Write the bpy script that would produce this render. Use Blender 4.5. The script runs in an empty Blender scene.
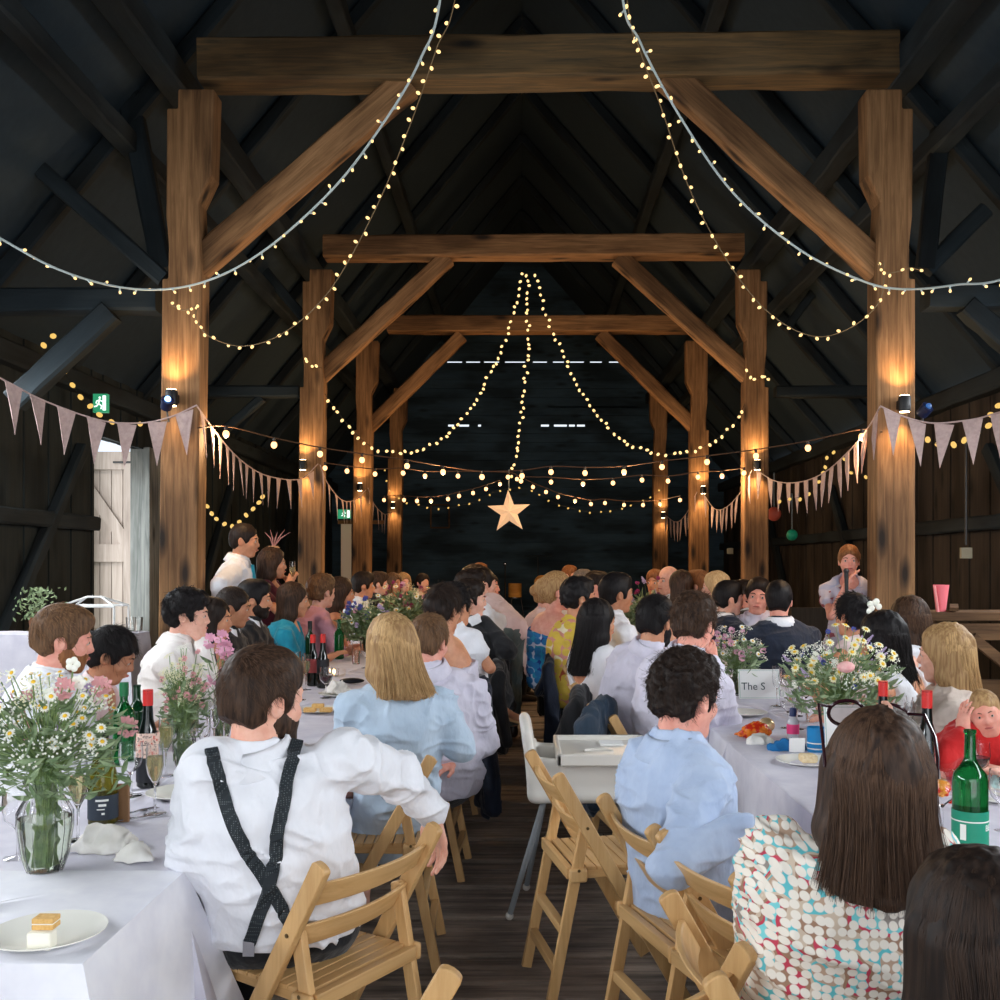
import bpy, bmesh, math, random
import numpy as np
from mathutils import Vector, Matrix
from mathutils.bvhtree import BVHTree
random.seed(7); rng = np.random.default_rng(11)
PI = math.pi
F, H, VX, VY = 1000.0, 1.5, 522.0, 565.0
COL = bpy.context.scene.collection
def P(px, py, Y): return Vector(((px-VX)/F*Y, Y, H+(VY-py)/F*Y))
def px2(v): return (VX+v[0]/v[1]*F, VY-(v[2]-H)/v[1]*F)
def V(*a): return Vector(a)
# ---------------------------------------------------------------- colours / materials
def S(r, g, b):
    f = lambda c: (c/255/12.92) if c/255 <= .04045 else ((c/255+.055)/1.055)**2.4
    return (f(r), f(g), f(b), 1)
MATS = {}
def mat(name, col=(.5,.5,.5,1), rough=.6, spec=.5, metal=0, trans=0, emit=None, es=0, ior=1.45, sheen=0, sss=0):
    if name in MATS: return MATS[name]
    m = bpy.data.materials.new(name); m.use_nodes = True
    b = m.node_tree.nodes['Principled BSDF']
    b.inputs['Base Color'].default_value = col; b.inputs['Roughness'].default_value = rough
    b.inputs['Specular IOR Level'].default_value = spec; b.inputs['Metallic'].default_value = metal
    b.inputs['Transmission Weight'].default_value = trans; b.inputs['IOR'].default_value = ior
    b.inputs['Sheen Weight'].default_value = sheen
    if sss:
        b.inputs['Subsurface Weight'].default_value = sss; b.inputs['Subsurface Scale'].default_value = .01
        b.inputs['Subsurface Radius'].default_value = (1,.3,.15)
    if emit:
        b.inputs['Emission Color'].default_value = emit; b.inputs['Emission Strength'].default_value = es
        try: m.cycles.emission_sampling = 'NONE'
        except Exception: pass
    MATS[name] = m; return m
def nodes(m):
    nt = m.node_tree; b = nt.nodes['Principled BSDF']
    def N(t, **k):
        n = nt.nodes.new(t)
        for a, v in k.items():
            if a in n.inputs: n.inputs[a].default_value = v
            else: setattr(n, a, v)
        return n
    return nt, b, N, nt.links.new
def varied(name, c1, c2, scale=(8,8,8), rough=.6, bump=.3, bscale=None, bdist=.003, detail=4, lo=.35, hi=.65, sheen=0, coord='Object', spec=.4, sss=0):
    """two-colour noise material with noise bump"""
    if name in MATS: return MATS[name]
    m = mat(name, c1, rough, spec, sheen=sheen, sss=sss); nt, b, N, L = nodes(m)
    tc = N('ShaderNodeTexCoord'); mp = N('ShaderNodeMapping'); mp.inputs['Scale'].default_value = scale
    L(tc.outputs[coord], mp.inputs[0])
    no = N('ShaderNodeTexNoise', Scale=1.0, Detail=detail, Roughness=.6); L(mp.outputs[0], no.inputs['Vector'])
    cr = N('ShaderNodeValToRGB'); cr.color_ramp.elements[0].position = lo; cr.color_ramp.elements[1].position = hi
    cr.color_ramp.elements[0].color = c1; cr.color_ramp.elements[1].color = c2
    L(no.outputs[0], cr.inputs[0]); L(cr.outputs[0], b.inputs['Base Color'])
    if bump:
        no2 = no
        if bscale:
            mp2 = N('ShaderNodeMapping'); mp2.inputs['Scale'].default_value = bscale; L(tc.outputs[coord], mp2.inputs[0])
            no2 = N('ShaderNodeTexNoise', Scale=1.0, Detail=3.0); L(mp2.outputs[0], no2.inputs['Vector'])
        bp = N('ShaderNodeBump', Strength=bump, Distance=bdist); L(no2.outputs[0], bp.inputs['Height']); L(bp.outputs[0], b.inputs['Normal'])
    return m
def wood(name, c1, c2, dark, axis=0, sc=1.0, rough=.6, bump=.4, knots=True, spec=.3):
    """grain runs along object axis"""
    if name in MATS: return MATS[name]
    m = mat(name, c1, rough, spec); nt, b, N, L = nodes(m)
    tc = N('ShaderNodeTexCoord')
    s = [(30 if knots else 16)*sc]*3; s[axis] = (1.5 if knots else 1.1)*sc
    mp = N('ShaderNodeMapping'); mp.inputs['Scale'].default_value = s; L(tc.outputs['Object'], mp.inputs[0])
    no = N('ShaderNodeTexNoise', Scale=1.0, Detail=6.0, Roughness=.65, Distortion=.8); L(mp.outputs[0], no.inputs['Vector'])
    cr = N('ShaderNodeValToRGB'); e = cr.color_ramp.elements
    e[0].position = .31; e[1].position = .69; e[0].color = c1; e[1].color = c2
    L(no.outputs[0], cr.inputs[0]); out = cr.outputs[0]
    s2 = [5*sc]*3; s2[axis] = 1.6*sc
    mp2 = N('ShaderNodeMapping'); mp2.inputs['Scale'].default_value = s2; L(tc.outputs['Object'], mp2.inputs[0])
    if knots:
        vo = N('ShaderNodeTexVoronoi', Scale=1.0); L(mp2.outputs[0], vo.inputs['Vector'])
        r2 = N('ShaderNodeValToRGB'); r2.color_ramp.elements[0].position = .08; r2.color_ramp.elements[1].position = .26
        L(vo.outputs['Distance'], r2.inputs[0])
        mx = N('ShaderNodeMixRGB'); mx.inputs[1].default_value = dark; L(r2.outputs[0], mx.inputs[0]); L(out, mx.inputs[2]); out = mx.outputs[0]
    n3 = N('ShaderNodeTexNoise', Scale=.5, Detail=3.0); L(mp2.outputs[0], n3.inputs['Vector'])
    r3 = N('ShaderNodeValToRGB'); r3.color_ramp.elements[0].position = .38; r3.color_ramp.elements[1].position = .6
    r3.color_ramp.elements[0].color = (.4,.38,.36,1); r3.color_ramp.elements[1].color = (1,1,1,1)
    L(n3.outputs[0], r3.inputs[0])
    mm = N('ShaderNodeMixRGB', blend_type='MULTIPLY'); mm.inputs[0].default_value = 1.0 if knots else .35
    L(out, mm.inputs[1]); L(r3.outputs[0], mm.inputs[2]); L(mm.outputs[0], b.inputs['Base Color'])
    bp = N('ShaderNodeBump', Strength=bump, Distance=.006 if knots else .001); L(no.outputs[0], bp.inputs['Height']); L(bp.outputs[0], b.inputs['Normal'])
    return m
def emis(name, col, st):
    return mat(name, (.02,.02,.02,1), .5, emit=col, es=st)
# ---------------------------------------------------------------- objects
def props(o, label=None, cat=None, group=None, kind=None):
    if label: o['label'] = label
    if cat: o['category'] = cat
    if group: o['group'] = group
    if kind: o['kind'] = kind
    return o
def link(o, parent=None):
    COL.objects.link(o)
    if parent is not None: o.parent = parent
    return o
def empty(name, loc=(0,0,0), rz=0, label=None, cat=None, group=None, kind=None):
    o = bpy.data.objects.new(name, None); o.location = loc; o.rotation_euler = (0,0,rz); o.empty_display_size = .05
    link(o); return props(o, label, cat, group, kind)
def wpos(o):
    p = Vector((0,0,0))
    while o is not None: p += o.location; o = o.parent
    return p
def mesh_obj(name, vs, fs, m, parent=None, smooth=True, world=True, sharp=None):
    """vs in world coordinates (world=True) or local to parent"""
    me = bpy.data.meshes.new(name)
    vs = np.asarray(vs, dtype=np.float64)
    if world and parent is not None: vs = vs - np.array(wpos(parent))
    if isinstance(fs, np.ndarray) and fs.ndim == 2:
        nf, k = fs.shape
        me.vertices.add(len(vs)); me.vertices.foreach_set('co', vs.astype(np.float32).ravel())
        me.loops.add(nf*k); me.loops.foreach_set('vertex_index', fs.astype(np.int32).ravel())
        me.polygons.add(nf); me.polygons.foreach_set('loop_start', np.arange(0, nf*k, k, dtype=np.int32))
        me.update(calc_edges=True); me.validate()
    else:
        me.from_pydata([tuple(v) for v in vs], [], fs); me.update()
    if smooth: me.polygons.foreach_set('use_smooth', [True]*len(me.polygons))
    if sharp: me.set_sharp_from_angle(angle=sharp)
    if m is not None: me.materials.append(m)
    o = bpy.data.objects.new(name, me); link(o, parent); return o
class M:
    def __init__(s): s.v = []; s.f = []
    def add(s, vs, fs):
        n = len(s.v); s.v += [tuple(v) for v in vs]; s.f += [tuple(i+n for i in f) for f in fs]; return s
    def box(s, a, b):
        (x0,y0,z0),(x1,y1,z1) = a, b
        return s.add([(x0,y0,z0),(x1,y0,z0),(x1,y1,z0),(x0,y1,z0),(x0,y0,z1),(x1,y0,z1),(x1,y1,z1),(x0,y1,z1)],
              [(0,3,2,1),(4,5,6,7),(0,1,5,4),(1,2,6,5),(2,3,7,6),(3,0,4,7)])
    def bar(s, p, q, w, h, up=(0,0,1)):
        p, q = Vector(p), Vector(q); d = (q-p).normalized(); up = Vector(up)
        r = d.cross(up).normalized(); u = r.cross(d).normalized(); r *= w/2; u *= h/2
        return s.add([p-r-u, p+r-u, p+r+u, p-r+u, q-r-u, q+r-u, q+r+u, q-r+u],
              [(0,1,2,3),(7,6,5,4),(0,4,5,1),(1,5,6,2),(2,6,7,3),(3,7,4,0)])
    def tube(s, pts, rad, n=8, cap=True):
        pts = [Vector(p) for p in pts]; N = len(pts)
        rad = rad if hasattr(rad, '__len__') else [rad]*N
        base = len(s.v); ref = None
        for i, p in enumerate(pts):
            d = (pts[min(i+1,N-1)]-pts[max(i-1,0)])
            d = d.normalized() if d.length > 1e-9 else Vector((0,0,1))
            if ref is None: ref = d.orthogonal().normalized()
            ref = (ref - d*ref.dot(d)); ref = ref.normalized() if ref.length > 1e-6 else d.orthogonal().normalized()
            w = d.cross(ref)
            for k in range(n):
                a = 2*PI*k/n; s.v.append(tuple(p+(ref*math.cos(a)+w*math.sin(a))*rad[i]))
        for i in range(N-1):
            for k in range(n):
                k2 = (k+1)%n; s.f.append((base+i*n+k, base+i*n+k2, base+(i+1)*n+k2, base+(i+1)*n+k))
        if cap:
            s.f.append(tuple(base+k for k in range(n))[::-1]); s.f.append(tuple(base+(N-1)*n+k for k in range(n)))
        return s
    def lathe(s, prof, n=20, c=(0,0,0)):
        base = len(s.v); k_ = len(prof)
        for (r, z) in prof:
            for k in range(n):
                a = 2*PI*k/n; s.v.append((c[0]+max(r,1e-4)*math.cos(a), c[1]+max(r,1e-4)*math.sin(a), c[2]+z))
        for i in range(k_-1):
            for k in range(n):
                k2 = (k+1)%n; s.f.append((base+i*n+k, base+i*n+k2, base+(i+1)*n+k2, base+(i+1)*n+k))
        return s
    def ball(s, c, r, n=8, sq=(1,1,1)):
        pr = [(math.sin(PI*i/n)*r, -math.cos(PI*i/n)*r) for i in range(n+1)]
        b = len(s.v); s.lathe(pr, n=max(8, n+2))
        for i in range(b, len(s.v)):
            v = s.v[i]; s.v[i] = (v[0]*sq[0]+c[0], v[1]*sq[1]+c[1], v[2]*sq[2]+c[2])
        return s
    def prism(s, poly, y0, y1, fn=None):
        """poly (x,z) extruded along y"""
        n = len(poly); fn = fn or (lambda x,y,z:(x,y,z))
        vs = [fn(x,y0,z) for x,z in poly]+[fn(x,y1,z) for x,z in poly]
        fs = [tuple(range(n)), tuple(range(2*n-1, n-1, -1))]+[(i, i+n, (i+1)%n+n, (i+1)%n) for i in range(n)]
        return s.add(vs, fs)
    def build(s, name, m, parent=None, smooth=True, world=True, bevel=0, sharp=.6, **k):
        o = mesh_obj(name, s.v, s.f, m, parent, smooth, world, sharp if smooth else None)
        bm = bmesh.new(); bm.from_mesh(o.data); bmesh.ops.recalc_face_normals(bm, faces=bm.faces); bm.to_mesh(o.data); bm.free()
        if bevel:
            md = o.modifiers.new('bevel', 'BEVEL'); md.width = bevel; md.segments = 2; md.limit_method = 'ANGLE'
        if k: props(o, **k)
        return o
def dup(root, loc=None, rz=None, **k):
    r = root.copy(); link(r)
    if loc is not None: r.location = loc
    if rz is not None: r.rotation_euler = (0,0,rz)
    for ch in root.children:
        c = ch.copy(); link(c, r)
        for g in ch.children: link(g.copy(), c)
    props(r, **k); return r
def catmull(pts, per=12):
    pts = [Vector(p) for p in pts]; out = []
    e = [pts[0]*2-pts[1]]+pts+[pts[-1]*2-pts[-2]]
    for i in range(1, len(e)-2):
        a,b,c,d = e[i-1:i+3]
        for k in range(per):
            t = k/per; out.append(.5*((2*b)+(c-a)*t+(2*a-5*b+4*c-d)*t*t+(3*b-a-3*c+d)*t**3))
    out.append(pts[-1]); return out
def resample(pts, step):
    out = [(pts[0], (pts[1]-pts[0]).normalized())]; acc = 0
    for a, b in zip(pts, pts[1:]):
        L = (b-a).length
        if L < 1e-9: continue
        while acc+L >= step:
            t = (step-acc)/L; a = a.lerp(b, t); out.append((a, (b-a).normalized() if (b-a).length>1e-9 else out[-1][1])); L = (b-a).length; acc = 0
            if L < 1e-9: break
        acc += L
    return out
# ---------------------------------------------------------------- numpy value noise
_lat = rng.random((64,64,64)).astype(np.float32)
def vnoise(p):
    p = np.asarray(p, dtype=np.float64); i = np.floor(p).astype(int); f = p-i; f = f*f*(3-2*f)
    r = 0
    for dx in (0,1):
        for dy in (0,1):
            for dz in (0,1):
                w = (f[:,0] if dx else 1-f[:,0])*(f[:,1] if dy else 1-f[:,1])*(f[:,2] if dz else 1-f[:,2])
                r = r + w*_lat[(i[:,0]+dx)&63, (i[:,1]+dy)&63, (i[:,2]+dz)&63]
    return r*2-1
# ---------------------------------------------------------------- signed-distance modelling
class SDF:
    def __init__(s, lo, hi, h):
        s.h = h; s.lo = np.array(lo, float); n = np.ceil((np.array(hi)-s.lo)/h).astype(int)+1
        s.n = n; s.D = np.full(n, .2, np.float32)
        s.ax = [(s.lo[i]+np.arange(n[i])*h).astype(np.float32) for i in range(3)]
    def _sl(s, lo, hi):
        a = np.maximum(np.floor((np.array(lo)-s.lo)/s.h).astype(int), 0); b = np.minimum(np.ceil((np.array(hi)-s.lo)/s.h).astype(int)+1, s.n)
        if (b <= a).any(): return None
        sl = tuple(slice(a[i], b[i]) for i in range(3))
        X = s.ax[0][sl[0]][:,None,None]; Y = s.ax[1][sl[1]][None,:,None]; Z = s.ax[2][sl[2]][None,None,:]
        return sl, X, Y, Z
    def _mix(s, sl, d, k, mode):
        a = s.D[sl]
        if mode == 'add':
            h = np.maximum(k-np.abs(a-d), 0)/k; s.D[sl] = np.minimum(a, d)-h*h*k*.25
        else:
            d = -d; h = np.maximum(k-np.abs(a-d), 0)/k; s.D[sl] = np.maximum(a, d)+h*h*k*.25
    def cone(s, a, b, ra, rb, k=.02, mode='add'):
        a, b = np.array(a, np.float32), np.array(b, np.float32); R = max(ra, rb)+k+s.h*3
        q = s._sl(np.minimum(a,b)-R, np.maximum(a,b)+R)
        if q is None: return
        sl, X, Y, Z = q; ab = b-a; L2 = float(ab@ab)+1e-12
        px, py, pz = X-a[0], Y-a[1], Z-a[2]
        t = np.clip((px*ab[0]+py*ab[1]+pz*ab[2])/L2, 0, 1)
        d = np.sqrt((px-ab[0]*t)**2+(py-ab[1]*t)**2+(pz-ab[2]*t)**2)-(ra+(rb-ra)*t)
        s._mix(sl, d, k, mode)
    def ell(s, c, r, R=None, k=.02, mode='add'):
        c = np.array(c, np.float32); r = np.array(r, np.float32); m = float(r.max())+k+s.h*3
        q = s._sl(c-m, c+m)
        if q is None: return
        sl, X, Y, Z = q; X, Y, Z = X-c[0], Y-c[1], Z-c[2]
        if R is not None:
            R = np.array(R, np.float32)
            X, Y, Z = (R[0,0]*X+R[1,0]*Y+R[2,0]*Z, R[0,1]*X+R[1,1]*Y+R[2,1]*Z, R[0,2]*X+R[1,2]*Y+R[2,2]*Z)
        k0 = np.sqrt((X/r[0])**2+(Y/r[1])**2+(Z/r[2])**2)+1e-6
        k1 = np.sqrt((X/r[0]**2)**2+(Y/r[1]**2)**2+(Z/r[2]**2)**2)+1e-6
        s._mix(sl, k0*(k0-1)/k1, k, mode)
    def plane(s, p, n):
        """keeps the side the normal points away from"""
        X = s.ax[0][:,None,None]; Y = s.ax[1][None,:,None]; Z = s.ax[2][None,None,:]
        s.D = np.maximum(s.D, (X-p[0])*n[0]+(Y-p[1])*n[1]+(Z-p[2])*n[2])
    def mesh(s):
        D = s.D; D[0]=D[-1]=.1; D[:,0]=D[:,-1]=.1; D[:,:,0]=D[:,:,-1]=.1
        ins = D < 0
        c = [ins[dx:ins.shape[0]-1+dx, dy:ins.shape[1]-1+dy, dz:ins.shape[2]-1+dz] for dx in (0,1) for dy in (0,1) for dz in (0,1)]
        cnt = sum(a.astype(np.int8) for a in c); act = (cnt > 0) & (cnt < 8)
        idx = np.argwhere(act)
        if not len(idx): return np.zeros((0,3)), np.zeros((0,4), int)
        vid = np.full(act.shape, -1, np.int64); vid[act] = np.arange(len(idx))
        corner = [(dx,dy,dz) for dx in (0,1) for dy in (0,1) for dz in (0,1)]
        val = {q: D[idx[:,0]+q[0], idx[:,1]+q[1], idx[:,2]+q[2]] for q in corner}
        acc = np.zeros((len(idx),3)); num = np.zeros(len(idx))
        for a in corner:
            for ax in range(3):
                if a[ax]: continue
                b = list(a); b[ax] = 1; b = tuple(b); va, vb = val[a], val[b]
                m = (va < 0) != (vb < 0); t = np.where(m, va/(va-vb+1e-12), 0)
                for j in range(3):
                    acc[:,j] += np.where(m, a[j]+(t if j == ax else 0), 0)
                num += m
        vs = s.lo+(idx+acc/num[:,None])*s.h
        faces = []
        for ax in range(3):
            u, w = (ax+1)%3, (ax+2)%3
            sa = [slice(None)]*3; sb = [slice(None)]*3; sa[ax] = slice(0,-1); sb[ax] = slice(1,None)
            A, B = ins[tuple(sa)], ins[tuple(sb)]; e = np.argwhere(A != B)
            e = e[(e[:,u] > 0) & (e[:,w] > 0)]
            flip = A[e[:,0], e[:,1], e[:,2]]
            def cell(du, dw):
                q = e.copy(); q[:,u] -= du; q[:,w] -= dw; return vid[q[:,0], q[:,1], q[:,2]]
            q = np.stack([cell(1,1), cell(0,1), cell(0,0), cell(1,0)], 1)
            q[~flip] = q[~flip][:,::-1]; faces.append(q)
        return vs, np.concatenate(faces)
def vnormals(vs, fs):
    a = vs[fs[:,2]]-vs[fs[:,0]]; b = vs[fs[:,3]]-vs[fs[:,1]]; n = np.cross(a, b); out = np.zeros_like(vs)
    for i in range(4): np.add.at(out, fs[:,i], n)
    return out/(np.linalg.norm(out, axis=1, keepdims=True)+1e-12)
# ================================================================ PEOPLE
def skin(key):
    c = {'fair': (S(232,180,158), S(220,160,138)), 'tan': (S(212,152,118), S(196,134,102)), 'brown': (S(186,130,98), S(170,114,84)), 'pink': (S(234,170,150), S(222,148,130))}[key]
    return varied('skin_'+key, c[0], c[1], (25,25,25), .5, .12, (220,220,220), .001, sss=.12)
def hairmat(key):
    c = {'black': (S(16,14,16), S(36,32,32)), 'dark': (S(26,20,18), S(56,42,34)), 'brown': (S(40,28,22), S(92,68,52)), 'mid': (S(78,56,40), S(138,104,74)),
         'blonde': (S(140,106,70), S(208,172,122)), 'fairblonde': (S(176,142,98), S(228,200,156)), 'ginger': (S(112,70,42), S(168,112,70)), 'grey': (S(80,74,70), S(140,130,122))}[key]
    n = 'hair_'+key
    if n in MATS: return MATS[n]
    m = mat(n, c[0], .55, .22); nt, b, N, L = nodes(m)
    hi = N('ShaderNodeHairInfo'); tc = N('ShaderNodeTexCoord'); mp = N('ShaderNodeMapping'); mp.inputs['Scale'].default_value = (110,110,9)
    L(tc.outputs['Object'], mp.inputs[0]); no = N('ShaderNodeTexNoise', Scale=1.0, Detail=2.0); L(mp.outputs[0], no.inputs['Vector'])
    ad = N('ShaderNodeMath', operation='ADD'); ml = N('ShaderNodeMath', operation='MULTIPLY'); ml.inputs[1].default_value = .55
    L(hi.outputs['Random'], ml.inputs[0]); L(ml.outputs[0], ad.inputs[0]); L(no.outputs[0], ad.inputs[1])
    cr = N('ShaderNodeValToRGB'); cr.color_ramp.elements[0].position = .35; cr.color_ramp.elements[1].position = .95
    cr.color_ramp.elements[0].color = c[0]; cr.color_ramp.elements[1].color = c[1]
    L(ad.outputs[0], cr.inputs[0]); L(cr.outputs[0], b.inputs['Base Color'])
    bp = N('ShaderNodeBump', Strength=.5, Distance=.002); L(no.outputs[0], bp.inputs['Height']); L(bp.outputs[0], b.inputs['Normal'])
    return m
_cl = {}
def cloth(key, c, c2=None, rough=.8):
    n = 'cloth_'+key
    if n in MATS: return MATS[n]
    c2 = c2 or tuple([x*.93 for x in c[:3]]+[1])
    return varied(n, c2, c, (14,14,9), rough, .7, (17,17,10), .02, sheen=.15, detail=3)
def print_cloth(key, base, spots, scale=30, thr=.45, spotscale=None):
    """white discs over a patchy coloured ground"""
    n = 'cloth_'+key
    if n in MATS: return MATS[n]
    m = mat(n, base, .8); nt, b, N, L = nodes(m)
    tc = N('ShaderNodeTexCoord'); vo = N('ShaderNodeTexVoronoi', Scale=float(scale), Randomness=.35); vo.voronoi_dimensions = '2D'; sx = N('ShaderNodeSeparateXYZ'); cx = N('ShaderNodeCombineXYZ'); L(tc.outputs['Object'], sx.inputs[0]); L(sx.outputs[0], cx.inputs[0]); L(sx.outputs[2], cx.inputs[1]); L(cx.outputs[0], vo.inputs['Vector'])
    no = N('ShaderNodeTexNoise', Scale=float(spotscale or scale*.4), Detail=1.0); L(tc.outputs['Object'], no.inputs['Vector'])
    cr = N('ShaderNodeValToRGB'); cr.color_ramp.interpolation = 'CONSTANT'; el = cr.color_ramp.elements
    k = len(spots)
    while len(el) < k: el.new(.5)
    for i, c in enumerate(spots): el[i].position = 0 if i == 0 else .3+.4*i/k; el[i].color = c
    L(no.outputs[0], cr.inputs[0])
    th = N('ShaderNodeValToRGB'); th.color_ramp.elements[0].position = thr; th.color_ramp.elements[1].position = thr+.08
    L(vo.outputs['Distance'], th.inputs[0])
    mx = N('ShaderNodeMixRGB'); mx.inputs[1].default_value = base; L(th.outputs[0], mx.inputs[0]); L(cr.outputs[0], mx.inputs[2]); L(mx.outputs[0], b.inputs['Base Color'])
    n2 = N('ShaderNodeTexNoise', Scale=9.0, Detail=3.0); L(tc.outputs['Object'], n2.inputs['Vector'])
    bp = N('ShaderNodeBump', Strength=.4, Distance=.012); L(n2.outputs[0], bp.inputs['Height']); L(bp.outputs[0], b.inputs['Normal'])
    return m
def frame(face, pitch=0, roll=0):
    """columns: right, forward, up"""
    a = math.radians(face)
    m = Matrix.Rotation(-a, 3, 'Z')
    return m @ Matrix.Rotation(math.radians(-pitch), 3, 'X') @ Matrix.Rotation(math.radians(roll), 3, 'Y')
def ik(s, t, l1, l2, pole):
    d = t-s; L = d.length
    if L > (l1+l2)*.985: t = s+d*((l1+l2)*.985/L); d = t-s; L = d.length
    L = max(L, .12)
    a = (l1*l1-l2*l2+L*L)/(2*L); h = math.sqrt(max(l1*l1-a*a, 1e-5)); u = d.normalized()
    p = pole-u*pole.dot(u); p = p.normalized() if p.length > 1e-4 else u.orthogonal()
    return s+u*a+p*h, t
eyeM = None
def hand(g, w, d, n, vox, curl=.5, side=1, fr=None, hs=1.0):
    """w wrist, d pointing direction, n palm normal (towards what it holds)"""
    d = d.normalized(); n = (n-d*n.dot(d)).normalized(); r = d.cross(n)*side
    f = max(.0082*hs, vox*.95) if fr is None else fr
    _c = g.cone; c_ = lambda a, b, ra, rb, k=.02: _c(w+(a-w)*hs, w+(b-w)*hs, ra*hs if ra > .0106 else ra, rb*hs if ra > .0106 else rb, k)
    for i in range(4):
        k0 = w+d*.012+r*(.018*(1.5-i)*.7); k1 = w+d*(.088-.004*abs(i-1))+r*(.0205*(1.5-i))
        c_(k0, k1, .016, .0115, k=.018)
        L = (.040,.046,.042,.032)[i]; p = k1; ang = 0
        for j in range(3):
            ang += curl*(.35 if j == 0 else .65)
            dd = d*math.cos(ang)+n*math.sin(ang)+r*(.05*(1.5-i))
            q = p+dd.normalized()*L*(1,.7,.55)[j]; c_(p, q, min(f*(1.1-.1*j),.0105), min(f*(1-.1*j),.0105), k=.004); p = q
    t0 = w+d*.02+r*.022; t1 = w+d*.055+r*.05+n*.018; t2 = w+d*.085+r*.052+n*.03
    c_(t0, t1, .015, .011, k=.015); c_(t1, t2, .0105, .009, k=.005)
def person(label, px, py, Y, face=90, look=None, pitch=0, roll=0, lean=.06, side=0, sex='m', sk='fair', hair='short', hc='brown', top='shirt', tc=None,
           bottom=None, arms=None, vox=None, stand=None, group=None, strands=None, J=None, beard=None, scale=1.0, hairlen=.24, wr=1.0, legs=True, name='person', cat='person', foot=None, pel=None, shw=None):
    look = face if look is None else look
    J = J or {}
    s = F/Y; vox = vox or max(.0055, min(.013, 1.35/s*1.0))
    sc = scale
    Hc = P(px, py, Y)                       # centre of the head (eye level)
    RH = frame(look, pitch, roll); RB = frame(face)
    rt, fw, up = RB.col[0], RB.col[1], Vector((0,0,1))
    hl = lambda x, y, z: Hc+RH@Vector((x,y,z))*sc
    if pel is None:
        pel = Hc-fw*lean-rt*side; pel.z = (stand if stand else .55)
    pel = Vector(pel)
    Nk = hl(0,-.028,-.10)+Vector((0,0,-.048))*sc-fw*.012
    sw = (shw or (.2 if sex == 'm' else .172))*sc
    axis = J.get('shaxis', rt); axis = Vector(axis).normalized()
    chest = Nk+(pel-Nk)*.12
    sh = {1: J.get('shR', chest+axis*sw-Vector((0,0,.035*sc))), -1: J.get('shL', chest-axis*sw-Vector((0,0,.035*sc)))}
    arms = arms or {}
    hnd, elb = {}, {}
    for sd, key in ((1,'R'), (-1,'L')):
        tgt = arms.get(key, None)
        if tgt is None: tgt = pel+fw*.33*sc+rt*(.12*sd)+up*.2*sc if not stand else pel+rt*.24*sd+fw*.05+up*-.12
        elif isinstance(tgt, str):
            if tgt == 'chin': tgt = hl(.03*sd,.085,-.14)
            elif tgt == 'lap': tgt = pel+fw*.28*sc+rt*(.06*sd)+up*.08*sc
            elif tgt == 'table': tgt = pel+fw*.4*sc+rt*.1*sd+up*.28*sc
            elif tgt == 'side': tgt = pel+rt*.22*sd*sc+fw*.02+up*.02
            elif tgt == 'hip': tgt = pel+rt*.2*sd*sc-fw*.05+up*.1
        tgt = Vector(tgt)
        pole = J.get('pole'+key, rt*sd*.6-up*1.0-fw*.25)
        if 'el'+key in J: elb[sd], hnd[sd] = Vector(J['el'+key]), tgt
        else: elb[sd], hnd[sd] = ik(sh[sd], tgt, .285*sc, .25*sc, pole)
    # legs
    hip = {sd: pel+rt*.09*sd*sc-up*.02 for sd in (1,-1)}; kne, ank = {}, {}
    for sd, key in ((1,'R'), (-1,'L')):
        if stand:
            kne[sd] = J.get('kn'+key, hip[sd]+Vector((0,0,-.43*sc))+fw*.03); ank[sd] = J.get('an'+key, Vector((kne[sd].x, kne[sd].y, .09))-fw*.02)
        else:
            kne[sd] = J.get('kn'+key, hip[sd]+fw*.42*sc+rt*.05*sd+Vector((0,0,-.01))); ank[sd] = J.get('an'+key, Vector((kne[sd].x, kne[sd].y, .09))-fw*.06)
    # spine
    def spine(t):
        bow = J.get('bow', .05 if not stand else .01)*math.sin(PI*t)
        return pel.lerp(Nk, t)-fw*bow*(.6+lean)
    spd = (Nk-pel).normalized()
    def RT(t):
        f2 = (fw-spd*fw.dot(spd)).normalized(); r2 = axis*t+rt*(1-t); r2 = (r2-spd*r2.dot(spd)).normalized(); f2 = spd.cross(r2)
        return Matrix((r2, f2, spd)).transposed()
    wm = wr*(1.0 if sex == 'm' else .9)*sc
    TL = (Nk-pel).length
    torso = [(0.0,.168*wm if sex=='m' else .18*wm,.125,.12),(.22,.152*wm,.115,.13),(.42,.152*wm if sex=='m' else .138*wm,.112,.14),(.62,.168*wm if sex=='m' else .152*wm,.118,.15),(.78,.165*wm if sex=='m' else .148*wm,.105,.11)]
    allp = [Hc, pel, *sh.values(), *elb.values(), *hnd.values()]
    showleg = legs
    if showleg: allp += [*kne.values(), *ank.values()]
    lo = [min(p[i] for p in allp)-.24 for i in range(3)]; hi = [max(p[i] for p in allp)+.24 for i in range(3)]
    lo[2] = max(lo[2], -.01)
    root = empty(name, (pel.x, pel.y, 0 if not J.get('z0') else J['z0']), label=label, cat=cat, group=group)
    # ---- body (skin)
    far = s < 105
    g = SDF(lo, hi, vox)
    E = lambda c, r, k=.02, mode='add': g.ell(hl(*c), [x*sc for x in r], RH, k, mode)
    C = lambda a, b, ra, rb, k=.02, mode='add': g.cone(hl(*a), hl(*b), ra*sc, rb*sc, k, mode)
    for t, w, d, h in torso: g.ell(spine(t), [w*(.84 if t == 0 else 1), d*sc*(.84 if t == 0 else 1), h*sc*(.8 if t == 0 else 1)], RT(t), .06 if t else .03)
    g.cone(Nk-spd*.02, hl(0,-.025,-.055), (.06 if sex=='m' else .05)*sc, (.054 if sex=='m' else .046)*sc, .03)
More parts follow.
